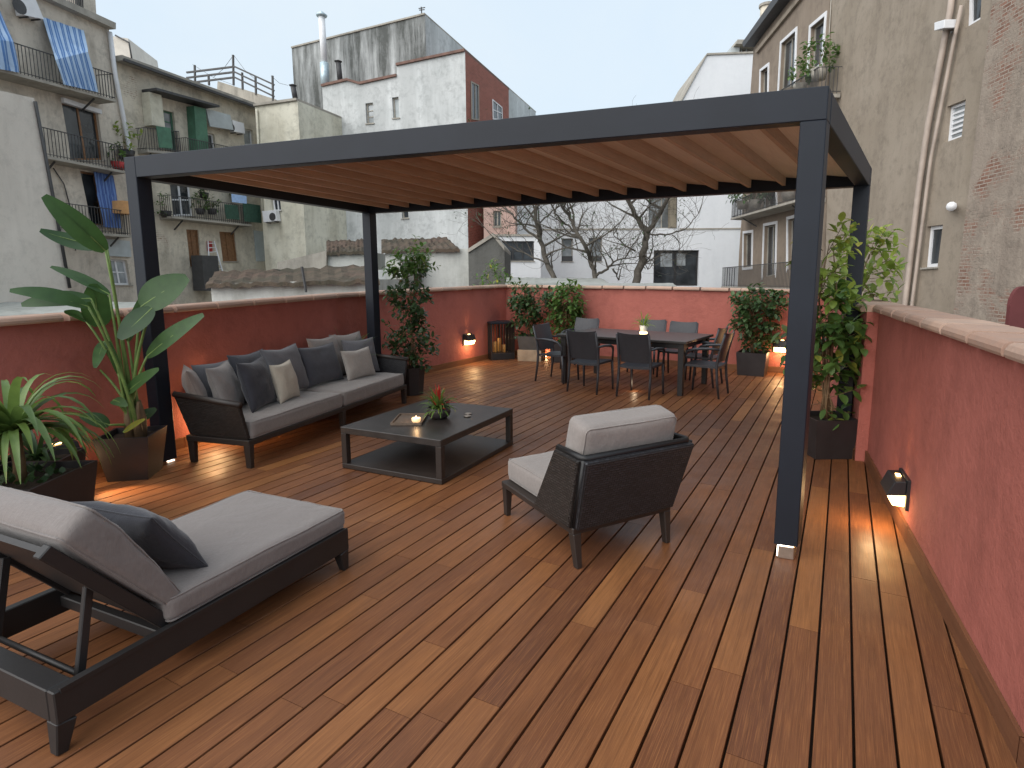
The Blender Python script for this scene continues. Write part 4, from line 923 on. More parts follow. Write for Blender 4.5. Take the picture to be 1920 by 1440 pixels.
# ================================================================== surrounding buildings
GZ = -9.0
class Fac:
    """vertical facade plane through two ground points; s metres along it, z up"""
    def __init__(s, A, B, n=None):
        s.A = V((A[0], A[1])); s.u2 = (V((B[0], B[1]))-s.A).normalized(); s.u = V((s.u2.x, s.u2.y, 0))
        s.n = V((s.u2.y, -s.u2.x, 0))
        if s.n.dot(EY-V((A[0], A[1], 0))) < 0: s.n = -s.n
    def sz(s, px, py, off=0.):
        d = ray(px, py); A = s.A+V((s.n.x, s.n.y))*off; n = V((s.n.x, s.n.y)); t = A.dot(n)/(d.x*n.x+d.y*n.y); P = EY+d*t
        return (V((P.x, P.y))-A).dot(s.u2), P.z
    def w(s, a, z, off=0.): q = s.A+s.u2*a; return V((q.x, q.y, z))+s.n*off
    def p(s, px, py, off=0.): return s.w(*s.sz(px, py, off), off)
def body(root, fac, top, depth, mat, holes=(), reveal=.22, right=None, left=None, name='walls', side_mat=None, cap=None):
    """solid block: front outline = traced roofline (left to right) dropped to the yard, with real openings"""
    T = [fac.sz(*q) for q in top]; L = left and fac.sz(*left) or (T[0][0], 0); R = right and fac.sz(*right) or (T[-1][0], 0)
    def drop(P, Q):  # carry the leaning edge down to the yard
        if abs(P[1]-Q[1]) < .01: return (Q[0], GZ)
        return (P[0]+(Q[0]-P[0])*min(1.0, 1.0), GZ)
    out = [drop(T[0], L)]+([L] if left else [])+T+([R] if right else [])+[drop(T[-1], R)]
    H = [[fac.sz(*q) for q in h] for h in holes]
    m = MB(); loops = [[V((a, z, 0)) for a, z in out]]+[[V((a, z, 0)) for a, z in h] for h in H]
    flat = [v for l in loops for v in l]
    bm = bmesh.new(); es = []
    for l in loops:
        vs = [bm.verts.new(v) for v in l]; es += [bm.edges.new((vs[i], vs[(i+1) % len(vs)])) for i in range(len(vs))]
    bmesh.ops.triangle_fill(bm, use_beauty=True, use_dissolve=False, edges=es, normal=(0, 0, 1))
    tris = [[v.co.copy() for v in f.verts] for f in bm.faces]; bm.free()
    for q in tris:
        P = [fac.w(v.x, v.y) for v in q]
        if (P[1]-P[0]).cross(P[2]-P[0]).dot(fac.n) < 0: P.reverse(); q.reverse()
        m.face(P, 0, [(v.x, v.y) for v in q])
    n = len(out); si = 1 if side_mat else 0
    for i in range(n):
        a, b_ = out[i], out[(i+1) % n]; l = math.hypot(b_[0]-a[0], b_[1]-a[1])
        up_ = abs(b_[0]-a[0]) > abs(b_[1]-a[1])
        uv = [(0, 0), (l, 0), (l, depth), (0, depth)] if up_ else [(0, a[1]), (0, b_[1]), (depth, b_[1]), (depth, a[1])]
        m.face([fac.w(*a), fac.w(*b_), fac.w(*b_, -depth), fac.w(*a, -depth)], 0 if up_ else si, uv)
    m.face([fac.w(a, z, -depth) for a, z in out][::-1], 0, [(a, z) for a, z in out][::-1])
    for h in H:
        k = len(h)
        for i in range(k):
            a, b_ = h[i], h[(i+1) % k]; l = math.hypot(b_[0]-a[0], b_[1]-a[1])
            m.face([fac.w(*a), fac.w(*b_), fac.w(*b_, -reveal-.05), fac.w(*a, -reveal-.05)], 0, [(0, 0), (l, 0), (l, .2), (0, .2)])
    o = m.build(name, [mat, side_mat] if side_mat else mat, root, world=True)
    if cap:
        c = MB(); cm, ct_, pr = cap
        for a, b_ in zip(T[:-1], T[1:]):
            if abs(b_[0]-a[0]) < .05: continue
            c.hexa([fac.w(a[0], a[1]+.004, pr), fac.w(b_[0], b_[1]+.004, pr), fac.w(b_[0], b_[1]+.004, -depth-.1), fac.w(a[0], a[1]+.004, -depth-.1),
                    fac.w(a[0], a[1]+ct_, pr), fac.w(b_[0], b_[1]+ct_, pr), fac.w(b_[0], b_[1]+ct_, -depth-.1), fac.w(a[0], a[1]+ct_, -depth-.1)])
        c.build('roof_coping', cm, root, world=True)
    return o
def window(root, fac, quad, fmat='white', pane='glass', rev=.18, fw=.07, bars=1, hbar=0, surround=None, sw=.12, name='window', label=None, sill=True):
    """quad px: tl, tr, br, bl of the opening"""
    S = [fac.sz(*q) for q in quad]; cx_ = sum(a for a, z in S)/4; cz_ = sum(z for a, z in S)/4
    def inset(f): 
        r = []
        W = abs(S[1][0]-S[0][0]); Hh = abs(S[3][1]-S[0][1])
        for a, z in S: r.append((a+(f if a < cx_ else -f), z+(f if z < cz_ else -f)))
        return r
    i1 = inset(fw); m = MB()
    for k in range(4):
        a, b_, c, d = S[k], S[(k+1) % 4], i1[(k+1) % 4], i1[k]
        m.hexa([fac.w(*a, -rev), fac.w(*b_, -rev), fac.w(*c, -rev), fac.w(*d, -rev), fac.w(*a, -rev+.05), fac.w(*b_, -rev+.05), fac.w(*c, -rev+.05), fac.w(*d, -rev+.05)])
    tl, tr, br, bl = i1
    for j in range(bars):
        f = (j+1)/(bars+1); t0 = (tl[0]+(tr[0]-tl[0])*f, tl[1]+(tr[1]-tl[1])*f); t1 = (bl[0]+(br[0]-bl[0])*f, bl[1]+(br[1]-bl[1])*f)
        m.bar(fac.w(*t0, -rev+.022), fac.w(*t1, -rev+.022), fw*1.1, .04, up=fac.n)
    for j in range(hbar):
        f = (j+1)/(hbar+1); t0 = (tl[0]+(bl[0]-tl[0])*f, tl[1]+(bl[1]-tl[1])*f); t1 = (tr[0]+(br[0]-tr[0])*f, tr[1]+(br[1]-tr[1])*f)
        m.bar(fac.w(*t0, -rev+.02), fac.w(*t1, -rev+.02), fw*.7, .03, up=fac.n)
    o = m.build(name, M[fmat], root, world=True)
    if label: o['label'] = label
    m = MB(); m.face([fac.w(*q, -rev+.008) for q in inset(fw*.5)]); m.face([fac.w(*q, -rev-.012) for q in inset(fw*.5)])
    m.build('pane', M[pane], o, world=True)
    if surround:
        so_ = inset(-sw); m = MB()
        for k in range(4):
            if surround == 'nosill' and k == 2: continue
            a, b_, c, d = so_[k], so_[(k+1) % 4], S[(k+1) % 4], S[k]
            m.hexa([fac.w(*a, .002), fac.w(*b_, .002), fac.w(*c, .002), fac.w(*d, .002), fac.w(*a, .05), fac.w(*b_, .05), fac.w(*c, .05), fac.w(*d, .05)])
        m.build('surround', M['white'], o, world=True)
    elif sill:
        m = MB(); a, b_ = S[3], S[2]; m.hexa([fac.w(a[0]-.05, a[1]-.05, -.1), fac.w(b_[0]+.05, b_[1]-.05, -.1), fac.w(b_[0]+.05, b_[1]-.05, .06), fac.w(a[0]-.05, a[1]-.05, .06),
                                            fac.w(a[0]-.05, a[1]-.002, -.1), fac.w(b_[0]+.05, b_[1]-.002, -.1), fac.w(b_[0]+.05, b_[1]-.002, .06), fac.w(a[0]-.05, a[1]-.002, .06)])
        m.build('sill', M['conc'], o, world=True)
    return o
def balcony(root, fac, p0, p1, prot, rail=1.0, gap=.13, th=.14, mat='conc', curve=0):
    """p0, p1 px of the slab's outer top edge"""
    a0, z0 = fac.sz(*p0, prot); a1, z1 = fac.sz(*p1, prot); m = MB()
    m.hexa([fac.w(a0, z0-th, .003), fac.w(a1, z1-th, .003), fac.w(a1, z1-th*.7, prot), fac.w(a0, z0-th*.7, prot), fac.w(a0, z0, .003), fac.w(a1, z1, .003), fac.w(a1, z1, prot), fac.w(a0, z0, prot)])
    b = m.build('balcony', M[mat], root, world=True)
    m = MB(); L = abs(a1-a0); n = max(2, int(L/gap)); pr = prot-.05
    P = lambda f, h: fac.w(a0+(a1-a0)*f, z0+(z1-z0)*f+h, pr)
    m.bar(P(0, rail), P(1, rail), .045, .03); m.bar(P(0, .08), P(1, .08), .03, .02)
    for k in range(n+1): m.bar(P(k/n, .0), P(k/n, rail), .018, .018)
    for f in (0, 1):
        for h in (.08, rail): m.bar(P(f, h), P(f, h)-fac.n*pr, .03, .02)
        for k in range(1, 6): q = P(f, 0)-fac.n*(pr*k/6); m.bar(q, q+V((0, 0, rail)), .018, .018)
    m.build('railing', M['iron'], b, world=True)
    for f in (.15, .85):
        m = MB(); q = fac.w(a0+(a1-a0)*f, z0+(z1-z0)*f-th, 0); m.bar(q+V((0, 0, -.42)), q+fac.n*prot*.75+V((0, 0, .01)), .05, .05); m.build('bracket', M['iron'], b, world=True)
    return b
def strip(name, root, fac, pts, off, w, mat, r=None, n=6):
    m = MB(); m.tube([fac.p(*q, off) for q in pts], w, n); return m.build(name, M[mat], root, world=True, smooth=True)
def slab(mb_, fac, quad, o0, o1):
    S = [fac.sz(*q) for q in quad]; mb_.hexa([fac.w(*a, o0) for a in S]+[fac.w(*a, o1) for a in S])
def ac_unit(fac, quad, label, off=.0, dep=.35):
    p = fac.p((quad[0][0]+quad[2][0])/2, quad[2][1], off); t = thing('air_conditioner', label, 'air conditioner', p, 0, 'air conditioning units on the facades')
    m = MB(); slab(m, fac, quad, off+.05, off+dep); m.build('casing', M['white'], t, world=True, bevel=.01)
    S = [fac.sz(*q, off+dep) for q in quad]; cx_ = (S[0][0]*.62+S[1][0]*.38+S[2][0]*.38+S[3][0]*.62)/2; cz_ = sum(q[1] for q in S)/4; r = abs(S[0][1]-S[3][1])*.36
    m = MB(); k = 16
    ring = [fac.w(cx_+r*math.cos(a*2*math.pi/k), cz_+r*math.sin(a*2*math.pi/k), off+dep+.008) for a in range(k)]; m.face(ring); m.face([q-fac.n*.006 for q in ring][::-1])
    m.build('fan_grille', M['iron'], t, world=True)
    a = fac.p(*quad[3], off); b_ = fac.p(*quad[2], off)
    for q in (a.lerp(b_, .2), a.lerp(b_, .8)): m = MB(); m.bar(q+V((0, 0, -.03)), q+fac.n*dep+V((0, 0, -.03)), .04, .04); m.build('bracket', M['iron'], t, world=True)
    return t

M['pipe'] = simple('painted_drainpipe', (.40, .33, .28), .6, 0, .2, 2)
M['conc'] = plaster('stained_concrete', (.42, .39, .34), (.33, .31, .27), (.16, .15, .13), .5, .4)
M['pA'] = plaster('tan_render', (.72, .655, .56), (.53, .48, .41), (.22, .185, .15), .4, .55)
M['pA2'] = plaster('off_white_render', (.72, .67, .60), (.63, .585, .52), (.34, .31, .27), .2, .25)
M['pB'] = plaster('cream_render', (.75, .69, .57), (.54, .49, .40), (.25, .21, .16), .45, .6, brick=(.30, .20, .15), brick_amt=.40)
M['pC'] = plaster('pale_yellow_render', (.74, .72, .61), (.58, .56, .46), (.28, .24, .16), .4, .5)
M['pD'] = plaster('grey_white_render', (.70, .72, .72), (.55, .575, .575), (.27, .28, .275), .3, .6, top=(6., 14.5, .45))
M['pDu'] = plaster('blackened_grey_render', (.56, .58, .58), (.46, .48, .48), (.075, .08, .075), .3, .4, top=(8., 18., .95))
M['brickred'] = plaster('red_brick', (.30, .15, .11), (.3, .11, .08), (.15, .07, .05), .3, .2, brick=(.36, .125, .095), brick_amt=1)
M['pE'] = plaster('white_modern_render', (.74, .76, .78), (.69, .71, .735), (.5, .53, .55), .15, .08)
M['pF'] = plaster('brown_grey_render', (.29, .235, .185), (.235, .19, .15), (.16, .125, .095), .3, .35, brick=(.22, .11, .08), brick_amt=.0)
M['pF2'] = plaster('olive_grey_render', (.335, .285, .23), (.275, .23, .18), (.14, .115, .09), .3, .45)
M['pF3'] = plaster('eroded_brick_render', (.36, .305, .25), (.30, .25, .205), (.15, .12, .10), .5, .6, .8, brick=(.27, .15, .11), brick_amt=.505)
M['pG'] = plaster('dark_block_wall', (.15, .15, .14), (.12, .12, .11), (.06, .06, .055), .5, .5, .8)
M['shedw'] = plaster('shed_white_render', (.55, .56, .53), (.49, .50, .47), (.25, .25, .22), .45, .3)
M['tile'] = plaster('weathered_roof_tiles', (.13, .09, .07), (.085, .075, .055), (.035, .038, .028), .6, .8, 1.)
M['sheet'] = plaster('grey_roof_sheet', (.36, .37, .35), (.30, .31, .29), (.17, .18, .16), .5, .5)
M['greenp'] = simple('green_painted_panel', (.06, .16, .10), .6, 0, .2, 4)
M['greend'] = simple('dark_green_mesh', (.03, .08, .055), .8, 0, .3, 8)
M['brownw'] = simple('brown_wood_door', (.22, .11, .05), .6, 0, .3, 9)
M['redp'] = simple('red_paint', (.4, .03, .03), .6)
M['blueaw'] = stripes('blue_white_stripes', (.42, .56, .74), (.09, .20, .44), .26)
M['bluec'] = stripes('dark_blue_stripes', (.14, .24, .5), (.05, .10, .30), .16)
M['shutter'] = simple('pale_shutter', (.42, .46, .47), .7, 0, .1, 3)
M['pink'] = plaster('pinkish_render', (.52, .36, .31), (.46, .32, .28), (.3, .2, .17), .3, .3)
M['cloth'] = simple('orange_cloth', (.6, .33, .14), .8)
M['bcloth'] = simple('light_blue_cloth', (.38, .55, .85), .8)
M['zinc'] = simple('galvanised_flue', (.45, .55, .60), .4, .4, .15, 4)

# ---- A: tan apartment house with balconies
PA, PB = (-19.03, 20.8), (-18.1, 26.0)
fA = Fac(PA, PB)
A_ = thing('apartment_building', 'tan apartment house at the far left with stacked balconies and blue striped blinds', 'building', (-19, 23, GZ))
wA2 = [(115, 190), (183, 207), (196, 300), (134, 300)]; wA3 = [(150, 320), (212, 330), (224, 424), (172, 422)]; wA4 = [(203, 485), (238, 488), (246, 534), (212, 534)]
wA1 = [(100, 75), (150, 90), (163, 165), (118, 150)]
body(A_, fA, [(-330, -190), (204, 52)], 8, M['pA'], [wA1, wA2, wA3, wA4], right=(262, 520), reveal=.25)
window(A_, fA, wA1, 'brownw', 'glass'); window(A_, fA, wA2, 'brownw', 'glass', bars=1, name='balcony_door'); window(A_, fA, wA3, 'brownw', 'glass', name='balcony_door'); window(A_, fA, wA4, 'white', 'pane_l', hbar=1)
m = MB(); slab(m, fA, [(114, 183), (186, 206), (187, 214), (115, 192)], -.1, .12); m.build('shutter_box', M['white'], A_, world=True)
m = MB(); slab(m, fA, [(196, 448), (240, 452), (243, 482), (200, 480)], .01, .1); m.build('roller_shutter', M['shutter'], A_, world=True)
m = MB(); slab(m, fA, [(-330, -198), (204, 44), (204, 56), (-330, -184)], -.3, .35); m.build('cornice', M['conc'], A_, world=True)
m = MB(); slab(m, fA, [(150, -60), (192, -40), (197, 42), (158, 26)], -2, -.4); m.build('roof_attic', M['pA'], A_, world=True)
m = MB()
for k in range(9): f = k/8; a = fA.p(128+28*f, 8+14*f, -.35); b_ = fA.p(126+28*f, -30+16*f, -.35); m.bar(a, b_, .03, .03)
m.bar(fA.p(126, -30, -.35), fA.p(156, -12, -.35), .04, .04); m.build('roof_railing', M['iron'], A_, world=True)
balcony(A_, fA, (-60, 112), (218, 187), .85, 1.0); balcony(A_, fA, (83, 291), (236, 321), .7, 1.0); balcony(A_, fA, (112, 430), (246, 441), .7, 1.0)
strip('drainpipe', A_, fA, [(206, 60), (216, 140), (245, 290), (262, 420)], .12, .09, 'white')
strip('cable', A_, fA, [(100, 315), (120, 345), (135, 400), (142, 470)], .05, .02, 'iron')
def blind(quad_top, mid, bot, mat, label, offs=(.12, .95, .95), group='striped blinds on the tan house'):
    p = fA.p(*bot[0], offs[2]); m = MB(); n = 10; rows = []
    for (pa, pb), of in zip((quad_top, mid, bot), offs):
        A0, B0 = fA.p(*pa, of), fA.p(*pb, of); rows.append([(A0.lerp(B0, i/n)) for i in range(n+1)])
    full = []
    for r in range(2):
        for j in range(5):
            f = j/5; full.append([rows[r][i].lerp(rows[r+1][i], f)+V((0, 0, -.10*math.sin(math.pi*f) if r == 0 else 0))+fA.n*(.03*math.sin(i*1.9+j*.5)) for i in range(n+1)])
    full.append(rows[2]); W = (rows[0][-1]-rows[0][0]).length
    for j in range(len(full)-1):
        for i in range(n):
            q = [full[j][i], full[j][i+1], full[j+1][i+1], full[j+1][i]]; uv = [(W*i/n, 0), (W*(i+1)/n, 0), (W*(i+1)/n, 1), (W*i/n, 1)]
            m.face(q, 0, uv); m.face([x-fA.n*.012 for x in q][::-1], 0, uv[::-1])
    return tag(m.build('striped_blind', M[mat], loc=p), label, 'blind', group)
blind([(80, 32), (157, 57)], [(104, 112), (165, 97)], [(119, 158), (184, 173)], 'blueaw', 'blue and white striped blind hanging over the upper balcony rail, fully visible')
blind([(-60, -20), (0, 20)], [(-45, 70), (25, 78)], [(-40, 122), (36, 136)], 'blueaw', 'blue and white striped blind cut by the left edge of the photo')
blind([(176, 322), (212, 329)], [(182, 365), (219, 372)], [(195, 426), (228, 428)], 'bluec', 'dark blue striped curtain hanging on the lower balcony door', (.1, .25, .35))
ac_unit(fA, [(18, -12), (50, 0), (66, 38), (28, 30)], 'white air conditioner high on the tan house at the top left corner', .0, .4)
# things on its balconies
def pot_plant(p, s, label, cat='potted plant', mat='leafg', col='redp', group='plants on the balconies', n=60):
    t = thing('balcony_plant', label, cat, p, 0, group)
    m = MB(); m.lathe([(0, 0), (s*.3, 0), (s*.42, s*.5), (s*.34, s*.5), (0, s*.45)], n=10); m.build('pot', M[col], t, smooth=True)
    bush(t, [(0, 0, s*1.0, s*.6, s*.5, s*.5)], n, s*.3, s*.15, mat, random.Random(int(p.x*100) & 255), c0=(0, 0, s*.4), nstem=3)
pot_plant(fA.p(222, 318, .45), .62, 'red flower pot at the end of the middle balcony')
pot_plant(fA.p(238, 300, .2), .8, 'tall green cactus like plant beside the drainpipe', col='pot', mat='leafy')
p_ = fA.p(232, 392, .4); m = MB(); m.mesh([p_+V(q) for q in ((-.5,-.4,.3),(.5,-.4,.28),(.5,.4,.28),(-.5,.4,.3),(-.55,-.45,-.2),(.5,-.45,-.24),(.5,.45,-.2),(-.5,.45,-.2),(0,0,.36))], [(0,1,8),(1,2,8),(2,3,8),(3,0,8),(0,4,5,1),(1,5,6,2),(2,6,7,3),(3,7,4,0),(7,6,5,4)])
tag(m.build('covered_bundle', M['cloth'], loc=p_), 'orange cloth covering a bundle on the lower balcony next to the dark blue curtain', 'cloth')
# ---- low blank wall in front of A
fA0 = Fac((PA[0]+2.3, PA[1]), (PB[0]+2.3, PB[1]))
t = thing('blank_building', 'off white blank rendered building with sloping top at the left edge', 'building', (-17, 21, GZ))
body(t, fA0, [(-260, 112), (64, 184)], 1.5, M['pA2'], right=(131, 548)); strip('drainpipe', t, fA0, [(66, 190), (100, 370), (131, 540)], .06, .05, 'iron')
m = MB(); m.hexa([at_y(-120, 612, 14.2)+V((0,0,-.1)), at_y(300, 600, 14.2)+V((0,0,-.1)), at_y(300, 566, 19)+V((0,0,-.1)), at_y(-120, 566, 19)+V((0,0,-.1)), at_y(-120, 612, 14.2), at_y(300, 600, 14.2), at_y(300, 566, 19), at_y(-120, 566, 19)])
tag(m.build('low_roof', M['sheet'], loc=at_y(100, 600, 15)), 'flat pale grey sheet roof just beyond the left parapet', 'roof')

# ---- B: cream house with green balconies
fB = Fac((PB[0]-.18, PB[1]), (-15.95, 33.2))
B_ = thing('apartment_building', 'cream house with green balcony panels left of centre', 'building', (-17, 29.5, GZ))
wB1 = [(292, 202), (326, 211), (333, 284), (299, 277)]; wB2 = [(376, 246), (402, 252), (407, 300), (381, 300)]; wB3 = [(456, 240), (474, 244), (476, 272), (459, 272)]
wB4 = [(318, 342), (358, 345), (364, 405), (325, 405)]; wB5 = [(349, 430), (372, 431), (378, 500), (357, 500)]; wB6 = [(411, 434), (440, 436), (446, 490), (418, 490)]; wB7 = [(475, 432), (492, 434), (497, 490), (480, 490)]
body(B_, fB, [(214, 112), (479, 205)], 7, M['pB'], [wB1, wB2, wB3, wB4, wB5, wB6], right=(500, 470))
window(B_, fB, wB1, 'greenp', 'pane_l', bars=1, hbar=3); window(B_, fB, wB2, 'white', 'glass'); window(B_, fB, wB3, 'white', 'pane_l', bars=0)
window(B_, fB, wB4, 'white', 'glass', bars=1, hbar=1, name='balcony_door', fw=.09)
for q in (wB5, wB6):
    window(B_, fB, q, 'brownw', 'brownw', bars=1, rev=.12, name='door')
m = MB(); slab(m, fB, wB7, .01, .05); m.build('door', M['shutter'], B_, world=True)
m = MB(); slab(m, fB, [(214, 105), (482, 200), (482, 208), (214, 115)], -.5, .45); m.build('eaves', M['conc'], B_, world=True)
m = MB(); slab(m, fB, [(216, 112), (481, 206), (481, 210), (216, 117)], .46, .58); m.build('gutter', M['iron'], B_, world=True)
m = MB(); slab(m, fB, [(265, 168), (385, 200), (386, 204), (266, 173)], .01, .9); m.build('canopy', M['iron'], B_, world=True)
m = MB(); slab(m, fB, [(264, 174), (287, 180), (294, 240), (270, 236)], .01, .5); m.build('side_panel', M['pC'], B_, world=True)
m = MB(); slab(m, fB, [(349, 200), (371, 206), (378, 290), (355, 288)], .01, .5); m.build('side_panel', M['greenp'], B_, world=True)
m = MB(); slab(m, fB, [(374, 205), (420, 217), (426, 245), (382, 238)], .35, .42); m.build('roller_blind', M['shutter'], B_, world=True)
b1 = balcony(B_, fB, (277, 281), (340, 286), .6, .95)
m = MB(); slab(m, fB, [(274, 238), (301, 242), (305, 280), (280, 278)], .58, .62); m.build('screen_panel', M['greenp'], b1, world=True)
b2 = balcony(B_, fB, (352, 297), (470, 318), .7, .95)
b3 = balcony(B_, fB, (322, 405), (472, 421), .75, .95)
m = MB(); slab(m, fB, [(434, 381), (467, 386), (470, 419), (438, 416)], .73, .77); m.build('screen_panel', M['greend'], b3, world=True)
m = MB(); slab(m, fB, [(399, 384), (424, 386), (428, 413), (403, 411)], .73, .76); m.build('screen_panel', M['greend'], b3, world=True)
ac_unit(fB, [(424, 226), (446, 232), (449, 252), (428, 248)], 'white air conditioner beside the roller blind of the cream house', .05)
m = MB(); slab(m, fB, [(411, 352), (440, 356), (441, 383), (414, 380)], .74, .78); tag(m.build('laundry', M['bcloth'], loc=fB.p(425, 380, .76)), 'light blue cloth drying over the balcony rail of the cream house', 'cloth')
for i, (x, y) in enumerate(((383, 372), (398, 402), (448, 378), (376, 402))):
    pot_plant(fB.p(x, y, .45), .55, ['brownish plant hanging high at the left of the blue cloth', 'green balcony plant below the blue cloth, in front of the rail', 'climbing balcony plant to the right of the blue cloth', 'small balcony plant next to the white framed door'][i], col='pot', mat='leafg' if i % 2 else 'leafd', n=90)
pot_plant(fB.p(312, 408, .3), .6, 'hanging plant pot left of the white framed balcony door', col='pot')
# ladder
t = thing('ladder', 'white ladder leaning between the two brown doors of the cream house', 'ladder', fB.p(405, 520, .6))
for a, b_ in (((390, 452), (394, 520)), ((401, 452), (419, 515))): m = MB(); m.bar(fB.p(*a, .15), fB.p(*b_, .75), .05, .05); m.build('rail', M['white'], t, world=True)
for k in range(8):
    f = (k+.5)/8; m = MB(); m.bar(fB.p(390+4*f, 452+68*f, .15+.6*f), fB.p(401+18*f, 452+63*f, .15+.6*f), .035, .035); m.build('rung', M['white'], t, world=True)
m = MB(); slab(m, fB, [(387, 452), (396, 453), (397, 472), (388, 471)], .02, .06); tag(m.build('notice', M['redp'], loc=fB.p(392, 470)), 'small red and white notice above the ladder', 'sign')
m = MB(); slab(m, fB, [(355, 479), (385, 480), (392, 545), (360, 545)], .1, .8); tag(m.build('storage_box', M['iron'], loc=fB.p(370, 520)), 'dark storage box against the cream house, left of the ladder', 'box')
# roof terrace railing behind B
t = thing('roof_terrace', 'grey roof room with dark railing and antenna above the cream house', 'rooftop', (-19, 36, 7))
fR = Fac((-22, 37.5), (-16.2, 36.0)); m = MB(); slab(m, fR, [(408, 152), (516, 186), (522, 260), (400, 260)], -4, 0); m.build('walls', M['conc'], t, world=True)
m = MB()
rl = lambda px, py, o=0: fR.p(px, py, o)
for y0, y1 in ((150, 163), (140, 152), (130, 141)):
    m.bar(rl(350, y0+6), rl(440, y0-5), .09); m.bar(rl(440, y0-5), rl(514, y1+18), .09)
for x, y0, y1 in ((366, 122, 162), (392, 142, 160), (438, 103, 160), (455, 136, 168), (480, 143, 178), (512, 142, 190)): m.bar(rl(x, y1), rl(x-1, y0), .09)
m.build('railing', M['iron'], t, world=True)
m = MB()
for a, b_ in (((361, 121), (440, 160)), ((438, 103), (480, 150)), ((438, 103), (400, 145)), ((508, 142), (540, 160))): m.tube([rl(*a), rl((a[0]+b_[0])/2, (a[1]+b_[1])/2+5), rl(*b_)], .012, 4)
m.build('antenna_wires', M['iron'], t, world=True)
fP = Fac((-26, 40), (-20, 41)); t = thing('apartment_building', 'small pinkish white building peeking over the tan house roof', 'building', (-24, 42, GZ))
body(t, fP, [(198, 66), (240, 72), (248, 118)], 4, M['pA2']); strip('antenna', t, fP, [(216, 66), (242, 80), (247, 110)], .1, .05, 'iron')

# ---- C: pale yellow block
fC = Fac((-15.75, 33.0), (-13.1, 32.15))
C_ = thing('apartment_building', 'pale yellow stained block in front of the tall grey building', 'building', (-14, 34, GZ))
wC1 = [(508, 370), (525, 371), (527, 395), (511, 395)]; wC2 = [(480, 432), (490, 433), (494, 446), (484, 446)]
body(C_, fC, [(478, 200), (558, 189)], 4.3, M['pC'], [wC1], cap=(M['conc'], .12, .12))
window(C_, fC, wC1, 'white', 'glass'); fC2 = Fac((-13.1, 32.15), (-11.9, 35.8))
window(C_, fC2, [(604, 374), (620, 378), (620, 388), (605, 385)], rev=-.02, sill=False)
ac_unit(fC, [(500, 397), (525, 395), (528, 415), (503, 418)], 'white air conditioner below a window of the pale yellow block', .0)
strip('drainpipe', C_, fC, [(481, 205), (486, 300), (492, 400)], .1, .06, 'pC'); strip('drainpipe', C_, fC2, [(602, 395), (606, 425), (612, 458)], .06, .05, 'iron')
m = MB()
for a, b_ in (((595, 252), (595, 262)), ((595, 252), (607, 257)), ((607, 257), (607, 266))): m.bar(fC2.p(*a, .1), fC2.p(*b_, .1), .05)
m.build('pipe_bracket', M['iron'], C_, world=True)

# ---- D: tall stained building in steps
fD = Fac((-13.1, 36.0), (-4.0, 33.1)); D_ = thing('apartment_building', 'grey white stained building with red brick flank and stepped roofline', 'building', (-9, 36, GZ))
wD1 = [(685, 194), (699, 192), (701, 231), (687, 232)]; wD2 = [(735, 183), (747, 181), (749, 221), (737, 222)]; wD3 = [(753, 392), (765, 391), (766, 409), (754, 410)]
body(D_, fD, [(604, 163), (652, 152), (675, 159), (744, 144), (744, 124), (872, 97)], 6.6, M['pD'], [wD1, wD2, wD3], side_mat=M['brickred'], cap=(simple('rusty_coping', (.16, .09, .07), .8, 0, .3, 3), .13, .12))
window(D_, fD, wD1, 'conc', 'pane_l', bars=0, hbar=2); window(D_, fD, wD2, 'conc', 'shutter', bars=0); window(D_, fD, wD3, 'conc', 'glass', bars=0)
q_ = fD.w(*fD.sz(872, 97)); fD2 = Fac((q_.x, q_.y), (q_.x-fD.n.x*5, q_.y-fD.n.y*5)); 
window(D_, fD2, [(882, 152), (896, 160), (897, 226), (883, 224)], 'conc', 'glass', rev=-.02, sill=False); window(D_, fD2, [(922, 186), (940, 201), (941, 226), (923, 224)], 'white', 'glass', rev=-.02, sill=False, hbar=1)
fU = Fac((-17.1, 41.0), (-7.2, 37.9)); U_ = thing('apartment_building', 'tall windowless building blackened by rain streaks along its top', 'building', (-12, 42, GZ))
body(U_, fU, [(547, 91), (797, 28)], 22, M['pDu'], side_mat=M['pD'], cap=(M['conc'], .1, .08))
t = thing('flue_pipe', 'tall galvanised flue pipe with a cap in front of the grey building', 'chimney', fU.p(605, 160, 1.5))
m = MB(); m.tube([fU.p(610, 165, 1.5), fU.p(608, 118, 1.5)], .26, 12); m.build('lower_pipe', M['zinc'], t, world=True, smooth=True)
m = MB(); m.tube([fU.p(608, 118, 1.5), fU.p(603, 32, 1.5)], .19, 12); m.build('upper_pipe', M['white'], t, world=True, smooth=True)
m = MB(); c = fU.p(603, 29, 1.5); m.lathe([(.0, .28), (.34, .02), (.3, -.06), (0, -.05)], c=c, n=16); m.build('cap', M['zinc'], t, world=True, smooth=True)
for i, (a, b_, lab) in enumerate((((638, 152), (634, 115), 'thin black chimney pipe right of the galvanised flue'), ((554, 187), (549, 160), 'small grey vent pipe at the left foot of the grey building'))):
    t = thing('chimney_pipe', lab, 'chimney', fU.p(*a, 1.2)); m = MB(); m.tube([fU.p(*a, 1.2), fU.p(*b_, 1.2)], .16, 10); m.build('pipe', M['iron'], t, world=True, smooth=True)
    m = MB(); m.lathe([(0, .1), (.24, .0), (.2, -.05), (0, -.05)], c=fU.p(*b_, 1.2), n=12); m.build('cap', M['iron'], t, world=True)
t = thing('antenna', 'tiny television antenna on the top corner of the grey building', 'antenna', fU.p(791, 28, -.5))
m = MB(); m.tube([fU.p(791, 30, -.5), fU.p(790, 13, -.5)], .04, 5); m.build('mast', M['iron'], t, world=True)
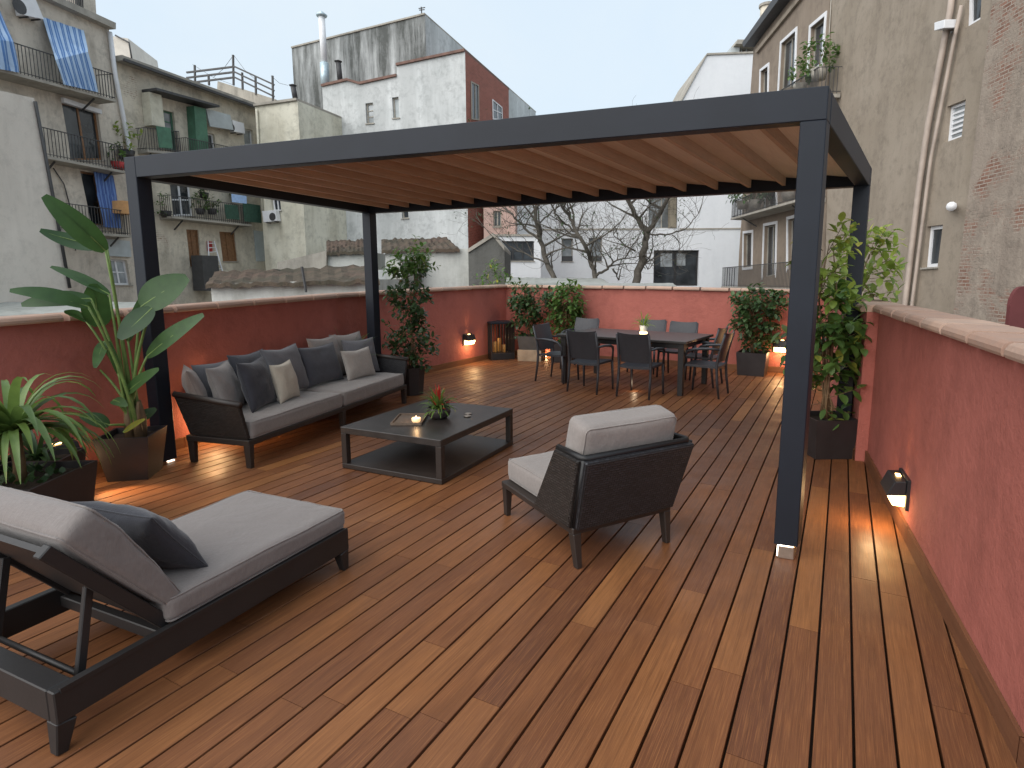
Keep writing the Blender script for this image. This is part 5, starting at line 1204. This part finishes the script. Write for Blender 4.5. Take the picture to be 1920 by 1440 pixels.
m = MB(); m.tube([fU.p(785, 16, -.5), fU.p(797, 14, -.5)], .03, 4); m.tube([fU.p(786, 19, -.5), fU.p(796, 18, -.5)], .03, 4); m.build('aerials', M['iron'], t, world=True)

# ---- E: white modern building, and its neighbour
fE = Fac((-8, 42), (20, 42)); E_ = thing('apartment_building', 'white modern building behind the bare trees', 'building', (6, 46, GZ))
wE = [[(1053, 447), (1074, 447), (1074, 490), (1053, 490)], [(1104, 446), (1129, 446), (1129, 490), (1104, 490)],
      [(1226, 469), (1311, 469), (1309, 536), (1225, 536)], [(1216, 352), (1270, 352), (1269, 428), (1216, 428)]]
body(E_, fE, [(962, 345), (1100, 300), (1250, 240), (1283, 181), (1325, 104), (1432, 100)], 8, M['pE'], wE, reveal=.6, cap=(M['conc'], .12, .1))
window(E_, fE, wE[0], 'conc', 'pane_l', rev=.3, bars=0, hbar=0); window(E_, fE, wE[1], 'conc', 'pane_l', rev=.3, bars=0)
window(E_, fE, wE[2], 'black', 'glass', rev=.3, bars=1, sill=False, fw=.14, name='glazed_door'); window(E_, fE, wE[3], 'conc', 'pane_l', rev=.5, bars=1, sill=False)
m = MB(); slab(m, fE, [(1000, 429), (1212, 428), (1212, 431), (1000, 432)], .002, .05); slab(m, fE, [(1274, 428), (1392, 427), (1392, 430), (1274, 431)], .002, .05); m.build('string_course', M['conc'], E_, world=True)
m = MB(); slab(m, fE, [(1255, 352), (1268, 352), (1268, 427), (1255, 427)], -.45, .06); m.build('stone_pier', simple('brown_stone', (.22, .19, .14), .8, 0, .2, 1), E_, world=True)
m = MB(); slab(m, fE, [(1053, 480), (1074, 480), (1074, 490), (1053, 490)], -.26, -.2); m.build('window_guard', M['iron'], E_, world=True)
m = MB(); slab(m, fE, [(1104, 480), (1129, 480), (1129, 490), (1104, 490)], -.26, -.2); m.build('window_guard', M['iron'], E_, world=True)
m = MB(); slab(m, fE, [(1240, 475), (1262, 475), (1262, 500), (1240, 500)], -.29, -.28); slab(m, fE, [(1270, 475), (1287, 475), (1287, 498), (1270, 498)], -.289, -.28); m.build('curtain', M['pane_l'], E_, world=True)
m = MB(); slab(m, fE, [(1383, 74), (1440, 74), (1440, 82), (1380, 82)], -4, .0); m.build('roof_shelter', M['conc'], E_, world=True)
m = MB(); slab(m, fE, [(1376, 83), (1392, 83), (1390, 99), (1372, 99)], -4, -.5); slab(m, fE, [(1398, 83), (1400, 83), (1400, 99), (1398, 99)], -1, -.9); slab(m, fE, [(1408, 83), (1410, 83), (1406, 99), (1404, 99)], -1, -.9); m.build('shelter_posts', M['shutter'], E_, world=True)
fK = Fac((-8, 32.5), (20, 32.5)); t = thing('apartment_building', 'pinkish house behind the bare trees, between brick flank and white building', 'building', (-2, 43, GZ))
wK = [(925, 395), (940, 395), (940, 425), (925, 425)]
body(t, fK, [(906, 345), (966, 345)], 3, M['pink'], [wK]); window(t, fK, wK, 'conc', 'glass')

fX = Fac((-8, 31.0), (20, 31.0)); t = thing('annex', 'low white annex with a wide dark window behind the left bare tree', 'building', (-1, 32, GZ)); wX = [(940, 452), (1001, 452), (1001, 489), (940, 489)]
body(t, fX, [(925, 443), (1014, 443)], 4, M['pE'], [wX], cap=(M['conc'], .1, .08)); window(t, fX, wX, 'black', 'glass', rev=.18, bars=2, hbar=1)
# ---- F: brown house on the right with white framed windows, then the long blank flank
FD = (.045, 1.0); F0 = (11.4, 22.6)
fF = Fac(F0, (F0[0]+FD[0]*12, F0[1]+12)); F_ = thing('apartment_building', 'brown rendered house with white framed windows and planted balconies, right of centre', 'building', (12, 29, GZ))
WF = [[(1395, 438), (1411, 436), (1410, 500), (1394, 502)], [(1434, 424), (1456, 420), (1454, 515), (1431, 520)], [(1478, 412), (1500, 406), (1500, 500), (1478, 505)],
      [(1427, 134), (1441, 124), (1440, 172), (1426, 178)], [(1466, 82), (1493, 58), (1490, 160), (1461, 170)], [(1521, 52), (1548, 30), (1541, 118), (1517, 136)], [(1436, 352), (1456, 348), (1456, 385), (1436, 390)]]
body(F_, fF, [(1558, -110), (1413, 90)], 7, M['pF'], WF, right=(1386, 470), left=(1546, 400), reveal=.3)
for i, q in enumerate(WF): window(F_, fF, q, 'conc', 'glass', rev=.2, surround='full' if i in (0, 3, 5) else 'nosill', sw=.14, bars=1 if i in (1, 4) else 0)
m = MB(); slab(m, fF, [(1560, -122), (1410, 80), (1413, 88), (1560, -100)], -.4, .55); m.build('eaves', M['iron'], F_, world=True)
m = MB(); slab(m, fF, [(1560, -78), (1420, 95), (1422, 100), (1560, -68)], .003, .14); m.build('cornice', M['pF2'], F_, world=True)
t = thing('chimney', 'round pale chimney stack on the brown house roof', 'chimney', fF.p(1440, 60, -1.2))
m = MB(); m.tube([fF.p(1436, 70, -1.5), fF.p(1438, 14, -1.5)], .38, 14); m.build('stack', M['pB'], t, world=True, smooth=True); m = MB(); m.lathe([(.3, .0), (.46, .02), (.46, .16), (0, .24)], c=fF.p(1438, 14, -1.5), n=14); m.build('cap', M['conc'], t, world=True)
b4 = balcony(F_, fF, (1370, 409), (1500, 372), 1.0, .9); b5 = balcony(F_, fF, (1352, 537), (1500, 541), .9, 1.1, gap=.16); b6 = balcony(F_, fF, (1440, 222), (1530, 176), .9, .95)
rd = random.Random(77)
for i, (x, y, s, lab, mt) in enumerate(((1392, 392, .85, 'trailing dry bush over the middle balcony end of the brown house', 'leafd'), (1415, 392, .9, 'tangled bush in the middle of the planted balcony', 'leafd'), (1478, 375, .8, 'pinkish flowering plant on the planted balcony beside the pergola post', 'redleaf'), (1500, 175, .7, 'green plant on the top balcony of the brown house', 'leafg'), (1535, 150, .8, 'tall green plant on the top balcony near the corner', 'leafg'))):
    pot_plant(fF.p(x, y, .6), s, lab, mat=mt, col='conc', n=160)
# blank flank
fQ = Fac((F0[0]+.05, F0[1]-.02), (F0[0]+.05-FD[0]*14, F0[1]-14)); Q_ = thing('blank_building', 'huge blank olive grey rendered flank wall on the right with drainpipes', 'building', (11, 17, GZ))
WQ = [[(1810, -12), (1842, -32), (1838, 36), (1808, 54)], [(1776, 200), (1811, 186), (1803, 256), (1770, 268)], [(1738, 425), (1768, 421), (1758, 500), (1731, 502)]]
body(Q_, fQ, [(1570, -420), (1990, -1000)], 6, M['pF2'], WQ, left=(1546, 560), right=(1990, 800), reveal=.3)
# front windows sit deep in their openings
window(Q_, fQ, WQ[0], 'white', 'glass', rev=.16, bars=0, fw=.11, sill=False); window(Q_, fQ, WQ[1], 'white', 'pane_l', rev=.16, bars=0, hbar=5, fw=.08, sill=False); window(Q_, fQ, WQ[2], 'white', 'glass', rev=.16, bars=0, fw=.10)
strip('drainpipe', Q_, fQ, [(1790, -60), (1782, 20), (1741, 230), (1724, 345), (1697, 572), (1692, 620)], .14, .085, 'pipe'); strip('drainpipe', Q_, fQ, [(1803, 10), (1790, 70), (1745, 300), (1709, 578), (1705, 620)], .12, .05, 'pipe')
strip('cable', Q_, fQ, [(1560, -30), (1553, 100), (1548, 220), (1542, 400)], .03, .022, 'conc')
t = thing('vent_box', 'white vent box on the pipes below the topmost window of the blank flank', 'vent', fQ.p(1790, 55)); m = MB(); slab(m, fQ, [(1780, 42), (1800, 36), (1799, 52), (1780, 57)], .02, .4); m.build('casing', M['white'], t, world=True, bevel=.01)
m = MB(); m.bar(fQ.p(1784, 60, .05), fQ.p(1784, 60, .4), .04); m.build('bracket', M['iron'], t, world=True)
t = thing('vent_cowl', 'white round vent cowl on the blank flank above the lowest window', 'vent', fQ.p(1785, 388)); t.name = 'vent_cowl'
m = MB(); m.tube([fQ.p(1784, 387, .01), fQ.p(1784, 387, .25)], .09, 12); m.build('duct', M['white'], t, world=True, smooth=True); m = MB(); m.tube([fQ.p(1784, 387, .25), fQ.p(1784, 387, .42)], [.085, .12], 10); m.build('hood', M['white'], t, world=True, smooth=True)
# eroded brick part further right, a little proud
fZ = Fac((F0[0]-FD[0]*6-.06, F0[1]-6), (F0[0]-FD[0]*20-.06, F0[1]-20)); Z_ = thing('old_wall', 'eroded wall with patches of exposed brick at the right edge', 'wall', (10.6, 11, GZ))
body(Z_, fZ, [(1893, -260), (2600, -1500)], 5, M['pF3'], left=(1786, 600), right=(2600, 900))
t = thing('rounded_wall', 'dark red rounded wall end behind the parapet at the right edge', 'wall', (7.2, 9.6, GZ))
fT = Fac((6, 8.6), (14, 8.6)); m = MB(); pts = [fT.sz(1893, 700)]+[fT.sz(1893+26*(1-math.cos(a*math.pi/12)), 585-48*math.sin(a*math.pi/12)) for a in range(7)]+[fT.sz(1990, 535), fT.sz(1990, 700)]
pts[0] = (pts[0][0], GZ); pts[-1] = (pts[-1][0], GZ); n = len(pts)
m.face([fT.w(*q) for q in pts]); m.face([fT.w(*q, -.06) for q in pts][::-1])
for i in range(n): m.face([fT.w(*pts[i]), fT.w(*pts[i], -.06), fT.w(*pts[(i+1) % n], -.06), fT.w(*pts[(i+1) % n])])
m.build('masonry', simple('dark_red_render', (.12, .03, .03), .9, 0, .15, 3), t, world=True)

# ---- low sheds behind the parapet
fS = Fac((-12, 22), (12, 22)); t = thing('shed', 'low white rendered shed with a weathered tile roof right of the rear left post', 'shed', (-3.4, 24, GZ))
body(t, fS, [(722, 468), (878, 466)], 4, M['shedw'])
def roofq(root, e0, e1, r0, r1, ye, yr, mat='tile', th=.12, nm='roof', amp=1.):
    m = MB(); P = [at_y(*e0, ye), at_y(*e1, ye), at_y(*r1, yr), at_y(*r0, yr)]; nx = 24; ny = 7
    g = [[P[0].lerp(P[1], i/nx).lerp(P[3].lerp(P[2], i/nx), j/ny)+V((0, 0, .045*amp*(i % 2)+.12*amp*noise.noise(V((i*.6, j*.9, e0[0]))))) for i in range(nx+1)] for j in range(ny+1)]
    for j in range(ny):
        for i in range(nx): q = [g[j][i], g[j][i+1], g[j+1][i+1], g[j+1][i]]; m.face(q); m.face([x-V((0, 0, th)) for x in q][::-1])
    for a, b_ in [(g[0][i], g[0][i+1]) for i in range(nx)]+[(g[ny][i+1], g[ny][i]) for i in range(nx)]+[(g[j+1][0], g[j][0]) for j in range(ny)]+[(g[j][nx], g[j+1][nx]) for j in range(ny)]:
        m.face([a, a-V((0, 0, th)), b_-V((0, 0, th)), b_])
    return m.build(nm, M[mat], root, world=True)
roofq(t, (715, 470), (862, 467), (715, 450), (838, 446), 21.8, 25)
m = MB(); slab(m, fS, [(760, 487), (792, 488), (790, 540), (760, 540)], .0, .6); m.build('dark_annex', M['pG'], t, world=True)
t = thing('shed', 'dark block gable wall with pale coping beside the white shed', 'shed', (-2, 24, GZ))
fG = Fac((-12, 21.6), (12, 21.6)); body(t, fG, [(878, 474), (925, 444), (946, 470)], 5, M['pG'], cap=(M['conc'], .14, .08))
t = thing('shed', 'long shed with dark sagging tile roof and whitish wall behind the sofa side parapet', 'shed', (-8, 19, GZ))
fH = Fac((-14, 17.6), (4, 17.6)); body(t, fH, [(395, 532), (705, 524)], 4.5, M['shedw'])
roofq(t, (385, 534), (712, 526), (402, 512), (700, 497), 17.3, 22); roofq(t, (612, 474), (705, 471), (612, 452), (705, 450), 24, 27, nm='rear_roof')
m = MB(); m.box(0, 1, 0, 1, 0, 1); P = [at_y(*q, 24.2) for q in ((612, 476), (705, 474), (705, 505), (612, 505))]; m = MB(); m.hexa([p for p in P]+[p+V((0, 1.5, 0)) for p in P]); m.build('rear_wall', M['shedw'], t, world=True)
P = [at_y(*q, 24.0) for q in ((520, 492), (612, 470), (612, 510), (520, 512))]; m = MB(); m.hexa([p for p in P]+[p+V((0, .5, 0)) for p in P]); m.build('side_wall', M['conc'], t, world=True)
m = MB(); m.tube([at_y(566, 500, 17.2), at_y(574, 548, 17.2)], .04, 6); m.build('downpipe', M['iron'], t, world=True)
t = thing('sheet_roof', 'curved grey sheet roofing behind the far parapet below the bare trees', 'roof', (2, 16, 1))
roofq(t, (945, 545), (1150, 534), (950, 520), (1128, 522), 15.5, 20, 'sheet', amp=.15); 
roofq(t, (1060, 538), (1270, 538), (1070, 531), (1262, 531), 13.8, 16.5, 'sheet', nm='lower_roof', amp=.1)
t = thing('garden_shrub', 'light green shrub growing against the dark gable behind the corner', 'shrub', V((-1.2, 16.5, .2)))
bush(t, [(0, 0, 1.15, .4, .3, .5), (.3, 0, .95, .35, .3, .3)], 320, .16, .06, 'leafg', random.Random(9), c0=(0, 0, -.4), tint=(.4, .95))

# ================================================================== bare trees
def tree(label, Y, paths, seed, leafy=.25, r0=.2):
    rd = random.Random(seed); root = thing('bare_tree', label, 'tree', at_y(*paths[0][0][0], Y)*1.0, 0, 'bare trees behind the far parapet'); root.location.z = GZ
    tr = MB(); tw = MB(); lf = MB(); ends = []
    for pts, ra, rb in paths:
        P = [at_y(*q, Y+dy) for q, dy in zip(pts, [rd.uniform(-.4, .4)*min(1, i) for i in range(len(pts))])]
        if pts is paths[0][0]: P = [V((P[0].x-.3, P[0].y, GZ))]+P
        n = len(P); Q = []
        for i in range(n-1):
            for k in range(4): Q.append(P[i].lerp(P[i+1], k/4)+V((rd.uniform(-1, 1), rd.uniform(-1, 1), rd.uniform(-1, 1)))*.035)
        Q.append(P[-1]); R = [ra+(rb-ra)*i/(len(Q)-1) for i in range(len(Q))]
        tr.tube(Q, [x*.62 for x in R], 8)
        for i in range(3, len(Q)):
            if Q[i].z > 1.6 and rd.random() < .55: ends.append((Q[i], (Q[i]-Q[i-1]).normalized(), R[i]*.55))
        ends.append((Q[-1], (Q[-1]-Q[-2]).normalized(), rb))
    def grow(p, d, r, L, lvl):
        n = 5; pts = [p]; rr = [r]; v = d.copy()
        for i in range(n):
            v = (v+V((rd.uniform(-.4, .4), rd.uniform(-.25, .25), rd.uniform(-.2, .32)))).normalized(); p = p+v*L/n; pts.append(p); rr.append(max(.0035, r*.8*(1-.8*(i+1)/n)))
        tw.tube(pts, rr, 5 if lvl < 2 else 4, cap=False)
        if lvl < 3:
            for i in range(1, n+1):
                if rd.random() < (.85 if lvl < 2 else .55):
                    a = V((rd.uniform(-1, 1), rd.uniform(-.6, .6), rd.uniform(-.5, .9))).normalized(); grow(pts[i], (v*.5+a).normalized(), rr[i]*.75, L*rd.uniform(.45, .75), lvl+1)
        elif leafy and rd.random() < leafy:
            for k in range(3): q = pts[-1]+V((rd.uniform(-.08, .08), rd.uniform(-.08, .08), rd.uniform(-.08, .08))); leaf(lf, q, q+V((rd.uniform(-.1, .1), rd.uniform(-.1, .1), rd.uniform(-.12, .04))), .05, n=2, tint=rd.random()*.6)
    for p, d, r in ends:
        a = V((rd.uniform(-1, 1), rd.uniform(-.6, .6), rd.uniform(-.1, .9))).normalized(); grow(p, (d*.4+a).normalized(), max(.012, min(.05, r)), rd.uniform(.9, 1.9), 1)
    tr.build('trunk', M['bark'], root, world=True, smooth=True); c_ = tw.build('branches', M['bark'], root, world=True)
    if leafy: lf.build('leaves', M['leafd'], root, world=True)
tree('bare tree with a twisting trunk left of the others, before the wide window', 20, [([(1038, 520), (1022, 480), (1012, 445), (1004, 410), (1008, 375), (1000, 350)], .17, .07), ([(1014, 450), (985, 430), (960, 400), (935, 380)], .07, .03), ([(1008, 425), (1035, 395), (1060, 380)], .05, .02), ([(1030, 495), (990, 478), (955, 462), (920, 440)], .05, .02)], 1, .7)
tree('bare tree with two slender stems in the middle, before the two narrow windows', 20, [([(1117, 522), (1108, 490), (1096, 460), (1080, 435), (1070, 410), (1052, 385), (1045, 355)], .15, .06), ([(1080, 435), (1060, 420), (1042, 400), (1030, 370)], .06, .03), ([(1118, 515), (1140, 505), (1150, 490), (1175, 480)], .08, .03), ([(1150, 492), (1140, 475), (1118, 470)], .04, .02), ([(1150, 505), (1160, 525)], .06, .03)], 2, .3)
tree('bare tree with a forked trunk on the right, next to the black framed glass door', 20, [([(1192, 528), (1203, 490), (1210, 455), (1213, 435), (1195, 412), (1182, 385), (1172, 355)], .24, .09), ([(1213, 436), (1235, 405), (1250, 375), (1255, 350)], .14, .07), ([(1218, 440), (1260, 440), (1290, 425), (1310, 400)], .05, .02), ([(1190, 470), (1165, 455), (1150, 440)], .05, .02), ([(1262, 440), (1275, 455), (1272, 470)], .03, .015), ([(1205, 480), (1225, 490), (1215, 505)], .03, .02)], 3, .12)
# ================================================================== daylight
w = bpy.data.worlds.new('World'); sc.world = w; w.use_nodes = True; nt = w.node_tree
bg = nt.nodes['Background']; sky = nt.nodes.new('ShaderNodeTexSky'); sky.sky_type = 'NISHITA'; sky.sun_disc = False
SUN_EL, SUN_AZ = math.radians(38), math.radians(226)
sky.sun_elevation = SUN_EL; sky.sun_rotation = SUN_AZ; sky.air_density = 1.6; sky.dust_density = 4; sky.ozone_density = 2
bg.inputs[1].default_value = .10
tc = nt.nodes.new('ShaderNodeTexCoord'); n = nz(nt, tc.outputs['Generated'], 2.2, 6, .6, .4)
cl_ = mixc(nt, ramp(nt, n, .3, .7), (6.3, 7.5, 8.7), (7.0, 7.9, 8.6))
col = mixc(nt, .9, sky.outputs[0], cl_)
nt.links.new(col, bg.inputs[0])
sd = bpy.data.lights.new('sun', 'SUN'); sd.energy = 2.9; sd.angle = math.radians(80); sd.color = (1, .95, .9)
so = bpy.data.objects.new('sun', sd); COL.objects.link(so)
dirv = V((math.sin(SUN_AZ)*math.cos(SUN_EL), math.cos(SUN_AZ)*math.cos(SUN_EL), math.sin(SUN_EL)))
so.location = dirv*60; so.rotation_euler = dirv.to_track_quat('Z', 'Y').to_euler()
vs_ = sc.view_settings; vs_.view_transform = 'Standard'; vs_.look = 'None'; vs_.exposure = .28; vs_.gamma = 1; vs_.use_curve_mapping = False
sc.render.engine = 'CYCLES'; sc.cycles.use_denoising = True; sc.cycles.max_bounces = 8; sc.cycles.sample_clamp_indirect = 6
